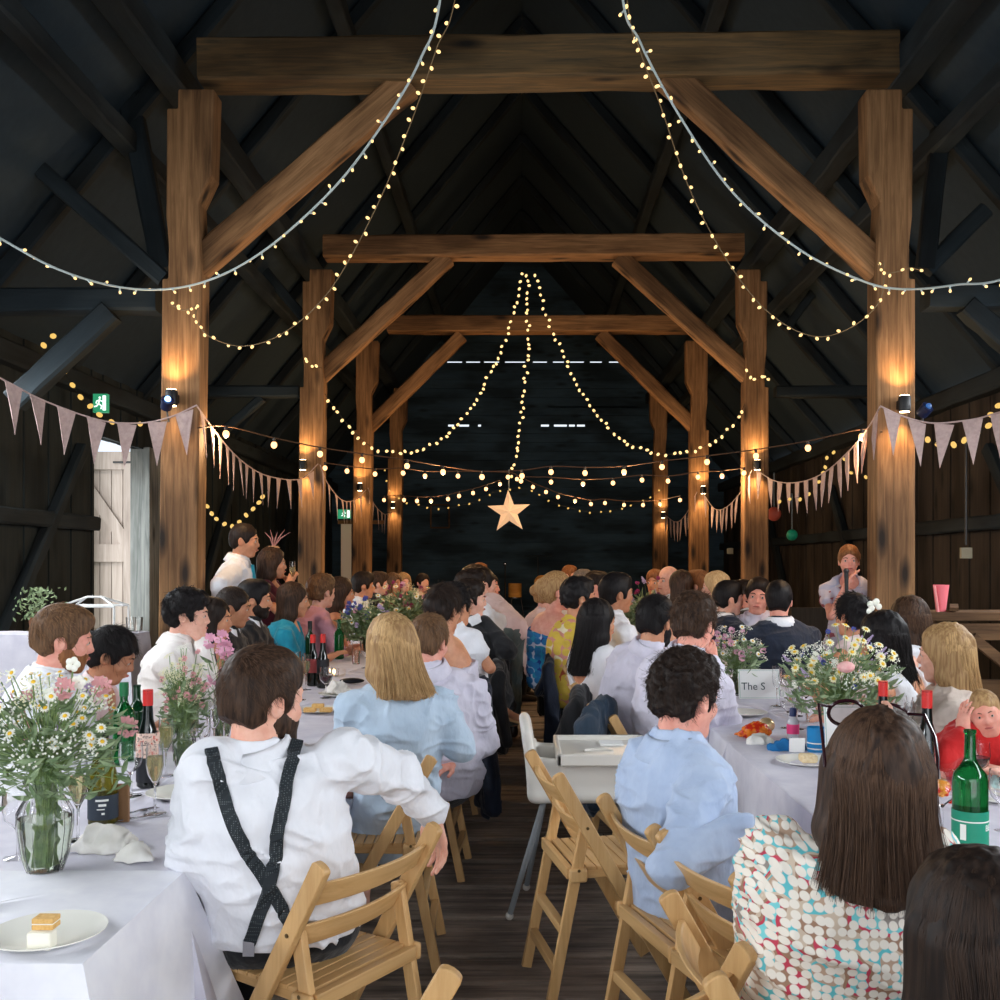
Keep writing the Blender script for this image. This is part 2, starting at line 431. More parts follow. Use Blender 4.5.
    g.cone(Nk-spd*.055-axis*sw*.5, Nk-spd*.055+axis*sw*.5, .052*sc, .052*sc, .06)
    for sd in (1,-1):
        g.cone(sh[sd], elb[sd], .05*sc*(1 if sex=='m' else .84), .038*sc*(1 if sex=='m' else .84), .045)
        g.cone(elb[sd], hnd[sd], .038*sc*(1 if sex=='m' else .84), .026*sc, .012)
        n = J.get('palmR' if sd==1 else 'palmL', Vector((0,0,-1))); dd = J.get('hdR' if sd==1 else 'hdL', (hnd[sd]-elb[sd]))
        hand(g, hnd[sd], Vector(dd), Vector(n)+Vector((.01,.013,0)), vox, J.get('curl', .5), side=sd, hs=min(1, sc) if sc < .9 else (1 if sex == 'm' else .92))
        if showleg:
            g.cone(hip[sd], kne[sd], .068*sc, .052*sc, .03); g.cone(kne[sd], ank[sd], .054*sc, .036*sc, .02)
            g.cone(ank[sd]+V(0,0,-.045), ank[sd]+fw*.15+V(0,0,-.06), .034, .024, .02)
    E((0,-.012,.03), (.074,.094,.092)); E((0,.02,-.04), (.06,.07,.072), .03); C((-.02,.055,-.098),(.02,.055,-.098), .019,.019,.025)
    if not far:
        C((0,.086,.010),(0,.101,-.028), .008,.0105,.014); C((-.011,.094,-.032),(.011,.094,-.032), .0075,.0075,.01)
        C((-.035,.078,.024),(.035,.078,.024), .012,.012,.02); E((.04,.055,-.03),(.024,.026,.024),.02); E((-.04,.055,-.03),(.024,.026,.024),.02)
        for sd in (1,-1):
            E((.032*sd,.096,.002),(.019,.014,.011),.012,'sub')
            E((.032*sd,.077,.004),(.0150,.0125,.0125),.004)
            E((.077*sd,-.012,-.008),(.011,.021,.032),.008); E((.084*sd,-.006,-.006),(.008,.012,.02),.006,'sub')
        C((-.018,.086,-.064),(.018,.086,-.064),.0085,.0085,.008)
    else:
        C((0,.088,.0),(0,.100,-.028), .01,.012,.012)
        for sd in (1,-1): E((.032*sd,.098,.002),(.016,.016,.012),.01,'sub'); E((.077*sd,-.01,-.008),(.012,.022,.032),.008)
    vs, fs = g.mesh()
    body = mesh_obj('body', vs, fs, skin(sk), root)
    # eyes, brows, lips only where they could be seen
    cs = (RH@Vector((0,1,0))).normalized().dot((Vector((0,0,H))-Hc).normalized())
    if cs > -.55 and s > 75:
        for sd in (1,-1):
            e = M().ball((0,0,0), .0112*sc, 6); e.v = [tuple(hl(.032*sd,.0793,.001)+RH@Vector(v)) for v in e.v]; eo = e.build('eye', mat('eye_white', S(196,180,170), .4), root)
            i = M().ball((0,0,0), .0064*sc, 5); i.v = [tuple(hl(.032*sd,.0855,.001)+RH@Vector(v)) for v in i.v]; i.build('iris', mat('iris', S(45,32,26), .2), eo)
            b = M().tube([hl(.014*sd,.094,.020), hl(.03*sd,.093,.026), hl(.05*sd,.078,.02)], [.0025*sc,.0035*sc,.0015*sc], 6); b.build('eyebrow', hairmat('dark' if hc in ('black','dark') else 'mid'), root)
        lp = M().tube([hl(-.024,.086,-.063), hl(-.01,.0955,-.0605), hl(.01,.0955,-.0605), hl(.024,.086,-.063)], [.002,.006*sc,.006*sc,.002], 8)
        lp.build('lips', mat('lips', S(178,96,88), .45), root)
    # ---- beard
    if beard:
        gb = SDF([Hc[i]-.16 for i in range(3)], [Hc[i]+.16 for i in range(3)], max(.005, vox*.7))
        gb.ell(hl(0,.02,-.045), [.066*sc,.077*sc,.078*sc], RH, .01); gb.cone(hl(-.025,.062,-.10), hl(.025,.062,-.10), .02*sc, .02*sc, .02)
        gb.ell(hl(0,.085,-.012), [.046*sc,.05*sc,.036*sc], RH, .01, 'sub'); gb.ell(hl(0,.1,-.063), [.02*sc,.02*sc,.008*sc], RH, .006, 'sub')
        gb.plane(hl(0,0,-.018), RH@Vector((0,.15,1)).normalized()); gb.plane(hl(0,-.012,0), -(RH@Vector((0,1,-.1)).normalized()))
        bv, bf = gb.mesh()
        if len(bv): mesh_obj('beard', bv+vnormals(bv,bf)*(vnoise(bv*160)*.0015)[:,None], bf, hairmat(beard), root)
    # ---- hair
    strands = (s > 150) if strands is None else strands
    if hair != 'bald': make_hair(root, hl, RH, Hc, sc, hair, hc, vox, strands, hairlen, s, Nk, fw)
    # ---- top
    tc = tc or cloth('white_shirt', S(235,236,242))
    sleeves = {'shirt':1.0,'tee':.55,'suit':1.0,'dress':0,'strap':0,'cap':.25,'lace':1.0,'short':.75}.get(top, 1.0)
    off = .013 if top not in ('suit',) else .024
    gt = SDF(lo, hi, vox)
    for t, w, d, h in torso:
        gt.ell(spine(t), [w+off+(.012 if t < .5 and top in ('shirt','suit','tee','short') else 0), d*sc+off+.006+(.008 if t < .3 else 0), h*sc+off*.5], RT(t), .07)
    if top not in ('dress',):
        gt.cone(Nk-spd*.055-axis*sw*.5, Nk-spd*.055+axis*sw*.5, .052*sc+off*.9, .052*sc+off*.9, .07)
    if top != 'dress':
        gt.cone(Nk-spd*.02, hl(0,-.025,-.055), (.06 if sex=='m' else .05)*sc+.010, (.054 if sex=='m' else .046)*sc+.010, .035)
    for sd in (1,-1):
        if sleeves:
            kk = 1 if sex == 'm' else .9
            lo_end = sh[sd].lerp(elb[sd], min(1, sleeves/.6)) if sleeves < .6 else elb[sd]
            gt.cone(sh[sd], lo_end, .056*sc*kk+off, (.044 if sleeves >= .6 else .056)*sc*kk+off, .038)
            if sleeves > .6:
                t2 = (sleeves-.6)/.4; we = elb[sd].lerp(hnd[sd], t2*.97)
                gt.cone(elb[sd], we, .044*sc*kk+off, .032*sc*kk+off*.8, .012)
    d0 = gt.D
    if top in ('dress',):
        gt.plane(spine(.74), (spd+fw*.15).normalized())
    hem = pel-up*.05
    if top in ('shirt','tee','short','suit','lace','cap','strap'):
        nd = (hl(0,-.025,-.055)-Nk).normalized()
        if top in ('shirt','suit'): gt.cone(Nk+nd*.125*sc, Nk+nd*.36*sc, .095*sc, .13*sc, .006, 'sub')
        else: gt.cone(Nk+nd*.088*sc+fw*.025, Nk+nd*.36*sc, .085*sc, .13*sc, .006, 'sub')
        if top == 'strap':   # scooped back and front with straps
            for q in (1,-1): gt.ell(spine(.9)+fw*.13*q, [.085*sc,.10*sc,.17*sc], RT(.9), .01, 'sub')
            for sd in (1,-1): gt.ell(spine(.95)+axis*sd*(sw+.05), [.075*sc,.2*sc,.15*sc], RT(1), .01, 'sub')
        if top == 'cap': gt.ell(spine(1.0)+fw*.06, [.08*sc,.1*sc,.1*sc], RT(1), .01, 'sub')
    gt.plane(pel-up*J.get('hem', .06 if top != 'suit' else .12), (0,0,-1))
    vs, fs = gt.mesh()
    if len(vs):
        n = vnormals(vs, fs)
        q = vs@np.array([[.8,.3,.1],[-.3,.8,.2],[.1,-.35,1.0]])
        w = vnoise(q*[9,9,22]+5)*.5+.5
        a = (1-np.abs(vnoise(q*[10,10,17]+vnoise(q*6)[:,None]*1.6)))**3
        b2 = (1-np.abs(vnoise(q[:,[2,0,1]]*[16,9,11]+9)))**4
        vs = vs+n*((a*.014+b2*.009-.005)*w*((1.7 if s > 200 else 1.2) if top != 'strap' else .3))[:,None]
        topo = mesh_obj({'suit':'jacket','dress':'dress','strap':'dress','lace':'blouse'}.get(top,'shirt'), vs, fs, tc, root)
    else: topo = None
    # collar
    if top in ('shirt','suit','short') and s > 90:
        rr = .068*sc; pts = []
        cm = M(); ring = []
        nseg = 26
        for lay in range(2):
            pass
        f2 = (fw-spd*fw.dot(spd)).normalized(); r2 = spd.cross(f2)*-1; nd = (hl(0,-.025,-.055)-Nk).normalized()
        rows = []
        for (rad, hgt) in ((.090,-.004),(.0765,.046),(.079,.053),(.088,.044),(.112,-.004)):
            row = []
            for i in range(nseg+1):
                a = math.radians(-160+320*i/nseg); cc = -math.cos(a)
                row.append(Nk+r2*math.sin(a)*rad*sc+f2*cc*rad*.95*sc+nd*(hgt-(.03*max(0,cc)))*sc-f2*.004)
            rows.append(row)
        vsl = [v for r_ in rows for v in r_]; fl = [(j*(nseg+1)+i, j*(nseg+1)+i+1, (j+1)*(nseg+1)+i+1, (j+1)*(nseg+1)+i) for j in range(4) for i in range(nseg)]
        cm.add(vsl, fl); co = cm.build('collar', tc if top != 'suit' else cloth('white_shirt', S(235,236,242)), root, sharp=None)
        md = co.modifiers.new('t','SOLIDIFY'); md.thickness = .003
        if top == 'suit':
            pass
    # ---- bottom
    if showleg and bottom is not None:
        gl = SDF([lo[0],lo[1],0.0], [hi[0],hi[1],pel.z+.2], max(vox, .008))
        gl.ell(pel-up*.0, [.168*wm+.007,.128*sc+.008,.12*sc], RB, .05)
        skirt = bottom[0] == 'skirt'
        if skirt:
            for t in np.linspace(0,1,5):
                gl.cone(hip[1].lerp(kne[1], t), hip[-1].lerp(kne[-1], t), .095, .095, .06)
            if not stand or bottom[-1] == 'long':
                for t in (.2,.5,.8): gl.cone(kne[1].lerp(ank[1],t), kne[-1].lerp(ank[-1],t), .08, .08, .06)
            gl.plane(V(0,0,.12), (0,0,-1))
        else:
            for sd in (1,-1):
                gl.cone(hip[sd], kne[sd], .09*sc, .072*sc, .05); gl.cone(kne[sd], ank[sd]+V(0,0,.02), .07*sc, .056*sc, .03)
        gl.plane(V(0,0,.07), (0,0,-1)); gl.plane(pel+up*(.0 if not skirt else .1), (0,0,1))
        v3, f3 = gl.mesh()
        if len(v3):
            n3 = vnormals(v3, f3); q = v3*[9,9,9]
            v3 = v3+n3*(((1-np.abs(vnoise(q+3)))**4)*.008-.003)[:,None]
            mesh_obj('skirt' if skirt else 'trousers', v3, f3, bottom[1], root)
        if not skirt or stand:
            for sd in (1,-1):
                gsh = SDF(ank[sd]-V(.25,.25,.1), ank[sd]+V(.25,.25,.06), .008)
                gsh.cone(ank[sd]+V(0,0,-.04), ank[sd]+fw*.16+V(0,0,-.058), .044, .034, .02); gsh.cone(ank[sd]+V(0,0,.0), ank[sd]+V(0,0,-.05), .042, .042, .02)
                gsh.plane(V(0,0,.003), (0,0,-1)); a, b = gsh.mesh(); mesh_obj('shoe', a, b, mat('shoe_leather', S(40,28,22), .35), root)
    return dict(root=root, top=topo, hl=hl, RH=RH, sh=sh, elb=elb, hnd=hnd, pel=pel, Nk=Nk, fw=fw, rt=rt, body=body)
def make_hair(root, hl, RH, Hc, sc, hair, hc, vox, strands, hairlen, s, Nk, fw):
    hm = hairmat(hc); back = -(RH@Vector((0,1,0))); back.z = 0; back.normalize(); lat = Vector((-back.y, back.x, 0))
    th = {'short':.013,'crop':.007,'messy':.017,'curly':.017,'long':.014,'wavy':.016,'updo':.013,'bun':.012,'bob':.018}[hair]
    L = hairlen if hair in ('long','wavy') else (.1 if hair == 'bob' else 0)
    e = .2+L+.1
    g = SDF(Hc-V(.22,.22,e), Hc+V(.22,.22,.2), max(.0045, vox*.8))
    E = lambda c, r, k=.02, mode='add': g.ell(hl(*c), [x*sc for x in r], RH, k, mode)
    E((0,-.014,.032), (.075+th,.096+th,.094+th))
    if hair in ('messy','curly','short'): E((0,.045,.085), (.055,.05,.035+th*.5), .03)
    E((0,-.07,-.03), (.06,.035+th*.5,.06), .03)
    E((0,.105,-.05), (.069,.108,.108), .012, 'sub')
    if not L: g.plane(hl(0,-.06,-.078 if hair in ('updo','bun') else -.066), RH@Vector((0,-.55,-1)).normalized())
    for sd in (1,-1): E((.082*sd,-.01,-.03), (.03,.032,.045), .008, 'sub') if not L else None
    for sd in (1,-1):
        if not L: E((.072*sd,.088,-.01), (.034,.05,.062), .01, 'sub'); E((.075*sd,.01,-.078), (.05,.055,.034), .01, 'sub')
    if hair in ('bun','updo'):
        E((0,-.115,.03), (.045,.04,.045), .02)
        if hair == 'updo': E((.02,-.1,.0), (.05,.035,.04), .02); E((-.02,-.095,-.03), (.04,.03,.035), .02)
    if L:
        for i in range(13):
            a = math.radians(-108+216*i/12); o = back*math.cos(a)+lat*math.sin(a)
            st = hl(0,-.02,.02)+o*.062*sc; md = hl(0,-.025,-.09)+o*(.070 if hair != 'bob' else .080)*sc
            g.cone(st, md, .034, .032, .02)
            if hair != 'bob':
                en = Nk+V(0,0,-max(L-.12,.02))*1.0+o*.082-fw*.035+back*.02
                g.cone(md, en, .032, .016, .02)
        for sd in (1,-1): pass
        E((0,.11,-.05), (.062,.09,.12), .012, 'sub')
    vs, fs = g.mesh()
    if not len(vs): return
    n = vnormals(vs, fs); loc = np.array([RH.transposed()@(Vector(v)-Hc) for v in vs]) if len(vs) < 60000 else vs-np.array(Hc)
    if hair == 'curly': d = vnoise(loc*55)*.008+vnoise(loc*110)*.004
    elif hair == 'messy': d = vnoise(loc*[45,40,35])*.007+vnoise(loc*[120,90,80])*.003
    elif L: d = vnoise(loc*[42,42,4 if hair=='long' else 14])*.006+vnoise(loc*[110,110,8])*.002
    else: d = vnoise(loc*[50,25,25])*.003+vnoise(loc*[130,40,40])*.0015
    ho = mesh_obj('hair', vs+n*d[:,None], fs, hm, root)
    if strands: make_strands(ho, hl, RH, Hc, sc, hair, hm, th, L, back, lat, Nk, fw, s)
def curves_obj(name, pts, rad, m, parent):
    """pts (n, k, 3) world"""
    n, k, _ = pts.shape; off = np.array(wpos(parent))
    cu = bpy.data.hair_curves.new(name); cu.add_curves([k]*n)
    cu.attributes['position'].data.foreach_set('vector', (pts-off).astype(np.float32).ravel())
    r = cu.attributes.get('radius') or cu.attributes.new('radius', 'FLOAT', 'POINT')
    prof = np.linspace(1, .35, k)[None,:]*np.full((n,1), rad); r.data.foreach_set('value', prof.astype(np.float32).ravel())
    cu.materials.append(m); o = bpy.data.objects.new(name, cu); link(o, parent); return o
def make_strands(ho, hl, RH, Hc, sc, hair, hm, th, L, back, lat, Nk, fw, s):
    r = np.random.default_rng(int(s*7)+3)
    R = np.array(RH); hc = np.array(Hc)
    rad = max(.0006, .42/s*.6)
    if not L:
        n = int(2600 if s > 300 else 1500); k = 5
        d = r.normal(size=(n*3,3)); d /= np.linalg.norm(d,axis=1,keepdims=True)
        d = d[(d[:,2] > -.75)]
        base = d*np.array([.075+th,.096+th,.094+th])*.97+[0,-.014,.032]; _fr = ~((base[:,1] > .035) & (base[:,2] < .075)); base = base[_fr]; d = d[_fr]
        keep = ~((((base-[0,.105,-.05])/[.072,.112,.112])**2).sum(1) < 1) & (base[:,2] > -.045)
        for sd in (1,-1): keep &= ((((base-[.082*sd,-.01,-.03])/[.03,.034,.047])**2).sum(1) > 1) & ((((base-[.072*sd,.088,-.01])/[.036,.054,.066])**2).sum(1) > 1)
        base = base[keep][:n]; d = d[keep][:n]
        crown = np.array([0,-.07,.11]); fl = base-crown; fl -= d*(fl*d).sum(1,keepdims=True); fl /= np.linalg.norm(fl,axis=1,keepdims=True)+1e-6
        ln = {'short':.028,'crop':.012,'messy':.03,'curly':.026,'updo':.05,'bun':.05}[hair]
        lift = {'short':.22,'crop':.6,'messy':.35,'curly':.35,'updo':.05,'bun':.03}[hair]
        jit = r.normal(size=base.shape)*(.18 if hair in ('short','crop','updo','bun') else .32)
        pts = []
        for j in range(k):
            t = j/(k-1)
            p = base+(fl+jit*t+d*lift*(1-t*.8))*ln*t
            if hair in ('curly','messy'): p = p+.006*np.sin(t*6+r.random((1,1))*0+base[:,[1,2,0]]*90)*t
            pts.append(p)
        pts = np.stack(pts,1)*sc
        pts = pts@R.T+hc
        curves_obj('hair_strands', pts, rad, hm, ho); return
    n = int(3200 if s > 300 else 1800); k = 16
    phi = np.radians(r.uniform(-112,112,n)); el0 = np.radians(r.uniform(15,88,n)); lay = r.uniform(.8,1.0,n)
    B, A = np.array(back), np.array(lat); up = np.array([0,0,1.0]); cen = np.array(hl(0,-.018,.03)); nk = np.array(Nk); f = np.array(fw)
    o = np.cos(phi)[:,None]*B+np.sin(phi)[:,None]*A
    endl = r.uniform(.75,1.08,n); jit = r.normal(size=(n,3))*.008; ph = r.uniform(0,6.28,n); pts = []
    clump = np.round(phi*7)/7; pclump = vnoise(np.stack([clump*9, clump*0, clump*0],1))
    for j in range(k):
        t = j/(k-1)
        if t < .4:
            e = el0*(1-t/.4); q = cen+((o*np.cos(e)[:,None])*np.array([.088,.088,0])+up*np.sin(e)[:,None]*.106)*sc*(.97+.06*lay)[:,None]
            q = q+B*(np.cos(e)*.012)[:,None]
        else:
            u = (t-.4)/.6; q0 = cen+o*(.097+.012*(lay[:,None]-.9))*sc+B*.012; q1 = nk+np.array([0,0,-1])*(max(L-.12,.02)*endl)[:,None]+o*(.100+.05*(lay-.9))[:,None]-f*.035+B*.02 if hair != 'bob' else cen+o*.1-up*(.13*endl)[:,None]
            q = q0*(1-u)+q1*u; q = q-o*(.012*math.sin(PI*u))*(0 if hair=='bob' else 1)+jit*u+(o*pclump[:,None]*.010*u)
            if hair == 'wavy': q = q+A*(.012*np.sin(u*11+pclump*8)*u)[:,None]+B*(.008*np.cos(u*11+pclump*8)*u)[:,None]
        pts.append(q)
    curves_obj('hair_strands', np.stack(pts,1), rad*1.2, hm, ho)
# ================================================================ SETTING
W_OAK = [wood('oak_beam_%d'%i, S(112,80,50), S(178,134,92), S(50,36,26), axis=i, rough=.75) for i in range(3)]
W_PINE = [wood('chair_beech_%d'%i, S(206,160,102), S(228,186,130), S(150,105,60), axis=i, sc=2.2, rough=.42, bump=.12, knots=False, spec=.45) for i in range(3)]
W_TIE = wood('weathered_tie', S(74,66,50), S(128,100,64), S(40,36,30), axis=0, rough=.85)
W_DARK = [wood('dark_timber_%d'%i, S(30,40,45), S(40,48,52), S(24,32,36), axis=i, rough=.85) for i in range(3)]
W_WALL = wood('dark_boarding', S(30,38,40), S(42,48,48), S(22,28,30), axis=2, rough=.9)
W_WALLB = wood('brown_boarding', S(46,42,38), S(64,55,47), S(28,26,24), axis=2, rough=.9)
W_BROWN = wood('brown_rail', S(88,64,44), S(130,98,68), S(40,28,18), axis=0, rough=.8)
BLACK = mat('black_metal', S(24,24,26), .45)
XL, XR = -4.25, 4.5
def struct(o, label=None, cat=None): return props(o, label, cat, None, 'structure')
# floor of rough ridged planks running across the aisle
fm = mat('floor_boards', S(72,62,56), .75, .35); nt, b, N, L = nodes(fm)
tc = N('ShaderNodeTexCoord'); mp = N('ShaderNodeMapping'); mp.inputs['Scale'].default_value = (1.3,22,1); L(tc.outputs['Object'], mp.inputs[0])
no = N('ShaderNodeTexNoise', Scale=1.0, Detail=7.0, Roughness=.7); L(mp.outputs[0], no.inputs['Vector'])
cr = N('ShaderNodeValToRGB'); cr.color_ramp.elements[0].position=.32; cr.color_ramp.elements[1].position=.72
cr.color_ramp.elements[0].color = S(104,94,86); cr.color_ramp.elements[1].color = S(205,186,168); L(no.outputs[0], cr.inputs[0])
n2 = N('ShaderNodeTexNoise', Scale=2.2, Detail=4.0); L(tc.outputs['Object'], n2.inputs['Vector'])
r2 = N('ShaderNodeValToRGB'); r2.color_ramp.elements[0].position=.35; r2.color_ramp.elements[1].position=.65; r2.color_ramp.elements[0].color=(.5,.5,.5,1); L(n2.outputs[0], r2.inputs[0])
mx = N('ShaderNodeMixRGB', blend_type='MULTIPLY'); mx.inputs[0].default_value=1; L(cr.outputs[0], mx.inputs[1]); L(r2.outputs[0], mx.inputs[2]); L(mx.outputs[0], b.inputs['Base Color'])
bp = N('ShaderNodeBump', Strength=.8, Distance=.012); L(no.outputs[0], bp.inputs['Height']); L(bp.outputs[0], b.inputs['Normal'])
f = M(); f.box((XL-.2,-5,-.3),(XR+.2,23,-.03)); y = -1.0; i = 0
while y < 22.5:
    w = .135+.02*math.sin(i*2.3); z = -.004*(i*7%3); cx = [XL-.1,-.9+.3*math.sin(i*5),XR+.1] if i%2 else [XL-.1,.6+.3*math.sin(i*3),XR+.1]
    for a, c in zip(cx, cx[1:]):
        x0, x1 = a+.003, c-.003; ww = w-.014
        f.prism([(y,-.03),(y+ww,-.03),(y+ww,z-.008),(y+ww-.015,z),(y+.015,z),(y,z-.008)], x0, x1, lambda x,yy,zz:(yy,x,zz))
    y += w; i += 1
struct(f.build('floor', fm, smooth=False), 'dark worn ridged plank floor running across the barn', 'floor')
# walls. left wall has a doorway at Y 9.77..11.1
def wall_boards(name, m, label, x, spans, z0, z1, th=.12):
    w = M()
    for (a, c, q0, q1) in spans:
        y = a; i = 0
        while y < c-1e-3:
            e = min(y+.22, c); w.box((x-(th/2)+(.012 if i%2 else 0), y, q0), (x+th/2+(.012 if i%2 else 0), e-.006, q1)); w.box((x-.02,y,q0),(x+.02,e,q1)); y = e; i += 1
    return struct(w.build(name, m, smooth=False), label, 'wall')
wall_boards('wall_left', W_WALL, 'dark boarded left side wall with the doorway', XL, [(-1.5,9.77,0,3.4),(11.1,22.4,0,3.4),(9.77,11.1,2.78,3.4)], 0, 3.4)
wall_boards('wall_right', W_WALLB, 'dark brown boarded right side wall', XR, [(-1.5,22.4,0,3.3)], 0, 3.3)
# end wall with slits of daylight between boards
YE = 22.0
def slits(z0, z1, gaps, w):
    xs = [XL-.5]+[v for g_ in gaps for v in g_]+[XR+.5]
    for a, c in zip(xs[::2], xs[1::2]): w.box((a,YE,z0),(c,YE+.08,z1))
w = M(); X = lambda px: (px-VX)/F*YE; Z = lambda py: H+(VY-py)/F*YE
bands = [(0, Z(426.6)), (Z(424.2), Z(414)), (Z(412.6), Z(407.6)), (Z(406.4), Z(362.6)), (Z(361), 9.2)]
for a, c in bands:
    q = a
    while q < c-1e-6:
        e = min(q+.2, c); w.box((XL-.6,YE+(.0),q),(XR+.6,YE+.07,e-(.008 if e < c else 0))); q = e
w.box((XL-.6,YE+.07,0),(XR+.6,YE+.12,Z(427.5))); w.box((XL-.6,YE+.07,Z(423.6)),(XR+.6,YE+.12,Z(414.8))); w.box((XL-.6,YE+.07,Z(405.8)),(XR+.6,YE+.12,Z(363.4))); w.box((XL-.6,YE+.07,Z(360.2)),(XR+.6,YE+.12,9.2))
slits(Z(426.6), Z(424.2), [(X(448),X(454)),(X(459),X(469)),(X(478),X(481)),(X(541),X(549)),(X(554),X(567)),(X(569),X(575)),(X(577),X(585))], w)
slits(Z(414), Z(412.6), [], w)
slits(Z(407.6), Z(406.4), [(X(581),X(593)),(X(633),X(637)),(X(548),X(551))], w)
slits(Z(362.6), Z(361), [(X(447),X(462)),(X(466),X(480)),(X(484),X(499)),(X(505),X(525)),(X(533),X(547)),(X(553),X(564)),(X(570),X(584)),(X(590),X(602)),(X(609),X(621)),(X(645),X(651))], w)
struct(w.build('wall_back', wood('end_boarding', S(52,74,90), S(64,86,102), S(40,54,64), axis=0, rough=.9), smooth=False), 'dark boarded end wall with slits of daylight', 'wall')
# roof: two slopes and the end triangle closed by the high back wall
RZ = 8.6; slope = (RZ-3.3)/(abs(XL)+.15)
r = M()
for sx, xe in ((-1, XL-.15), (1, XR+.15)):
    n = 22
    for i in range(n):
        t0, t1 = i/n, (i+1)/n; xa, xb = xe*(1-t0), xe*(1-t1); za, zb = 3.3+(RZ-3.3)*t0, 3.3+(RZ-3.3)*t1
        r.add([(xa,-2,za),(xb,-2,zb),(xb,22.4,zb),(xa,22.4,za),(xa,-2,za+.06),(xb,-2,zb+.06),(xb,22.4,zb+.06),(xa,22.4,za+.06)], [(0,1,2,3),(7,6,5,4),(0,4,5,1),(2,6,7,3),(1,5,6,2),(3,7,4,0)])
struct(r.build('ceiling', varied('roof_boards', S(33,47,56), S(37,51,60), (1,14,14), .9, .5), smooth=False), 'dark boarded barn roof', 'ceiling')
struct(M().box((XL-.2,-2.1,3.15),(XR+.2,-1.95,8.6)).build('wall_front', W_WALL, smooth=False), 'dark gable wall over the open great doorway', 'wall')
# ---------------------------------------------------------------- timbers
def beam(name, p, q, w, h, m, label, up=(0,0,1), group=None, rough=.006, cat='beam'):
    p, q = Vector(p), Vector(q); d = (q-p); Ln = d.length; d.normalize(); up = Vector(up)
    r_ = d.cross(up).normalized(); u = r_.cross(d).normalized()
    n = max(4, int(Ln/.25)); vs = []; fs = []; rr = random.Random(int(p.x*100+p.z*37+q.y*11))
    for i in range(n+1):
        x = Ln*i/n-Ln/2; j = [rr.uniform(-rough, rough) for _ in range(8)]
        c = .018
        prof = [(-w/2+c,-h/2),(w/2-c,-h/2),(w/2,-h/2+c),(w/2,h/2-c),(w/2-c,h/2),(-w/2+c,h/2),(-w/2,h/2-c),(-w/2,-h/2+c)]
        for k, (a, b_) in enumerate(prof): vs.append((x, -(a+j[k]), b_+j[(k+3)%8]))
    for i in range(n):
        for k in range(8): fs.append((i*8+k, i*8+(k+1)%8, (i+1)*8+(k+1)%8, (i+1)*8+k))
    fs += [tuple(range(8))[::-1], tuple(n*8+k for k in range(8))]
    o = mesh_obj(name, vs, fs, m, None, True, False, .5)
    bm = bmesh.new(); bm.from_mesh(o.data); bmesh.ops.recalc_face_normals(bm, faces=bm.faces); bm.to_mesh(o.data); bm.free()
    R = Matrix((d, -r_, u)).transposed().to_4x4(); o.matrix_world = Matrix.Translation((p+q)/2) @ R
    return props(o, label, cat, group, 'structure')
# principal posts: (Y, xl, xr)
BAYS = [(7.2,175,897,'nearest'),(11.6,308,757,'second'),(15.3,360,700,'third'),(19.4,393,661,'farthest')]
UPL = {}
def post(Y, px, side, lab, w=.285):
    x = (px-VX)/F*Y; ZT = 1.5+.475*7.2
    s_ = side     # +1 = right post: inner side is -x
    zj = 3.57; hw = w/2
    out = [(-hw*s_,0),(-hw*s_,zj*.5),(-hw*s_,zj),(-hw*s_+.03*s_,zj+.55),(-hw*s_-.06*s_,zj+.75),(-hw*s_-.07*s_,ZT+.02),(hw*.35*s_,ZT+.02),(hw*.35*s_,ZT-.12),(hw*.9*s_,ZT-.12),(hw*.85*s_,zj+.45),(hw*.7*s_,zj+.25),(hw*.7*s_,zj),(hw*s_,zj),(hw*s_,0)]
    m_ = M(); lean = .035*(-s_ if s_ < 0 else 0)
    m_.prism([(a,b_) for a,b_ in out], -.09, .11)
    vs = m_.v; o = M(); o.v = vs; o.f = m_.f
    ob = mesh_obj('timber_post', [(v[0]+lean*max(0,v[2]-1)*.45, v[1], v[2]) for v in vs], m_.f, W_OAK[2], None, False, False)
    bm = bmesh.new(); bm.from_mesh(ob.data); bmesh.ops.recalc_face_normals(bm, faces=bm.faces); bm.to_mesh(ob.data); bm.free()
    bv = ob.modifiers.new('b','BEVEL'); bv.width=.014; bv.segments=2; bv.limit_method='ANGLE'
    ob.location = (x, Y+.11, 0)
    props(ob, '%s square oak post on the %s of the aisle'%(lab, 'left' if s_<0 else 'right'), 'post', None, 'structure'); return x
for i, (Y, a, b_, lab) in enumerate(BAYS):
    xl = post(Y, a, -1, lab+' of the left row,'); xr = post(Y, b_, 1, lab+' of the right row,')
    UPL[i] = (xl, xr, Y)
zc = 1.5+3.58
def tie(i, x0, x1, y0, y1, h, lab, brace):
    Y = BAYS[i][0]; a, b_ = P(x0,y0,Y+.15), P(x1,y1,Y+.15)
    beam('tie_beam', a, b_, .28, h, W_TIE if i == 0 else W_OAK[0], 'heavy oak tie beam across the %s pair of posts'%lab)
    for (bx0,by0,bx1,by1,w_), sd in zip(brace, ('left','right')):
        beam('diagonal_brace', P(bx0,by0,Y+.15), P(bx1,by1,Y+.15), .16, w_, W_OAK[0], 'oak brace from the %s post up to the %s tie beam'%(sd, lab), up=(0,0,1))
tie(0, 203, 893, 67, 60, .31, 'nearest', [(196,268,408,84,.2),(882,272,668,76,.2)])
tie(1, 325, 742, 249, 247, .25, 'second', [(318,378,448,258,.2),(755,382,618,258,.2)])
tie(2, 388, 692, 325, 325, .25, 'third', [(368,428,462,336,.2),(697,430,600,334,.2)])
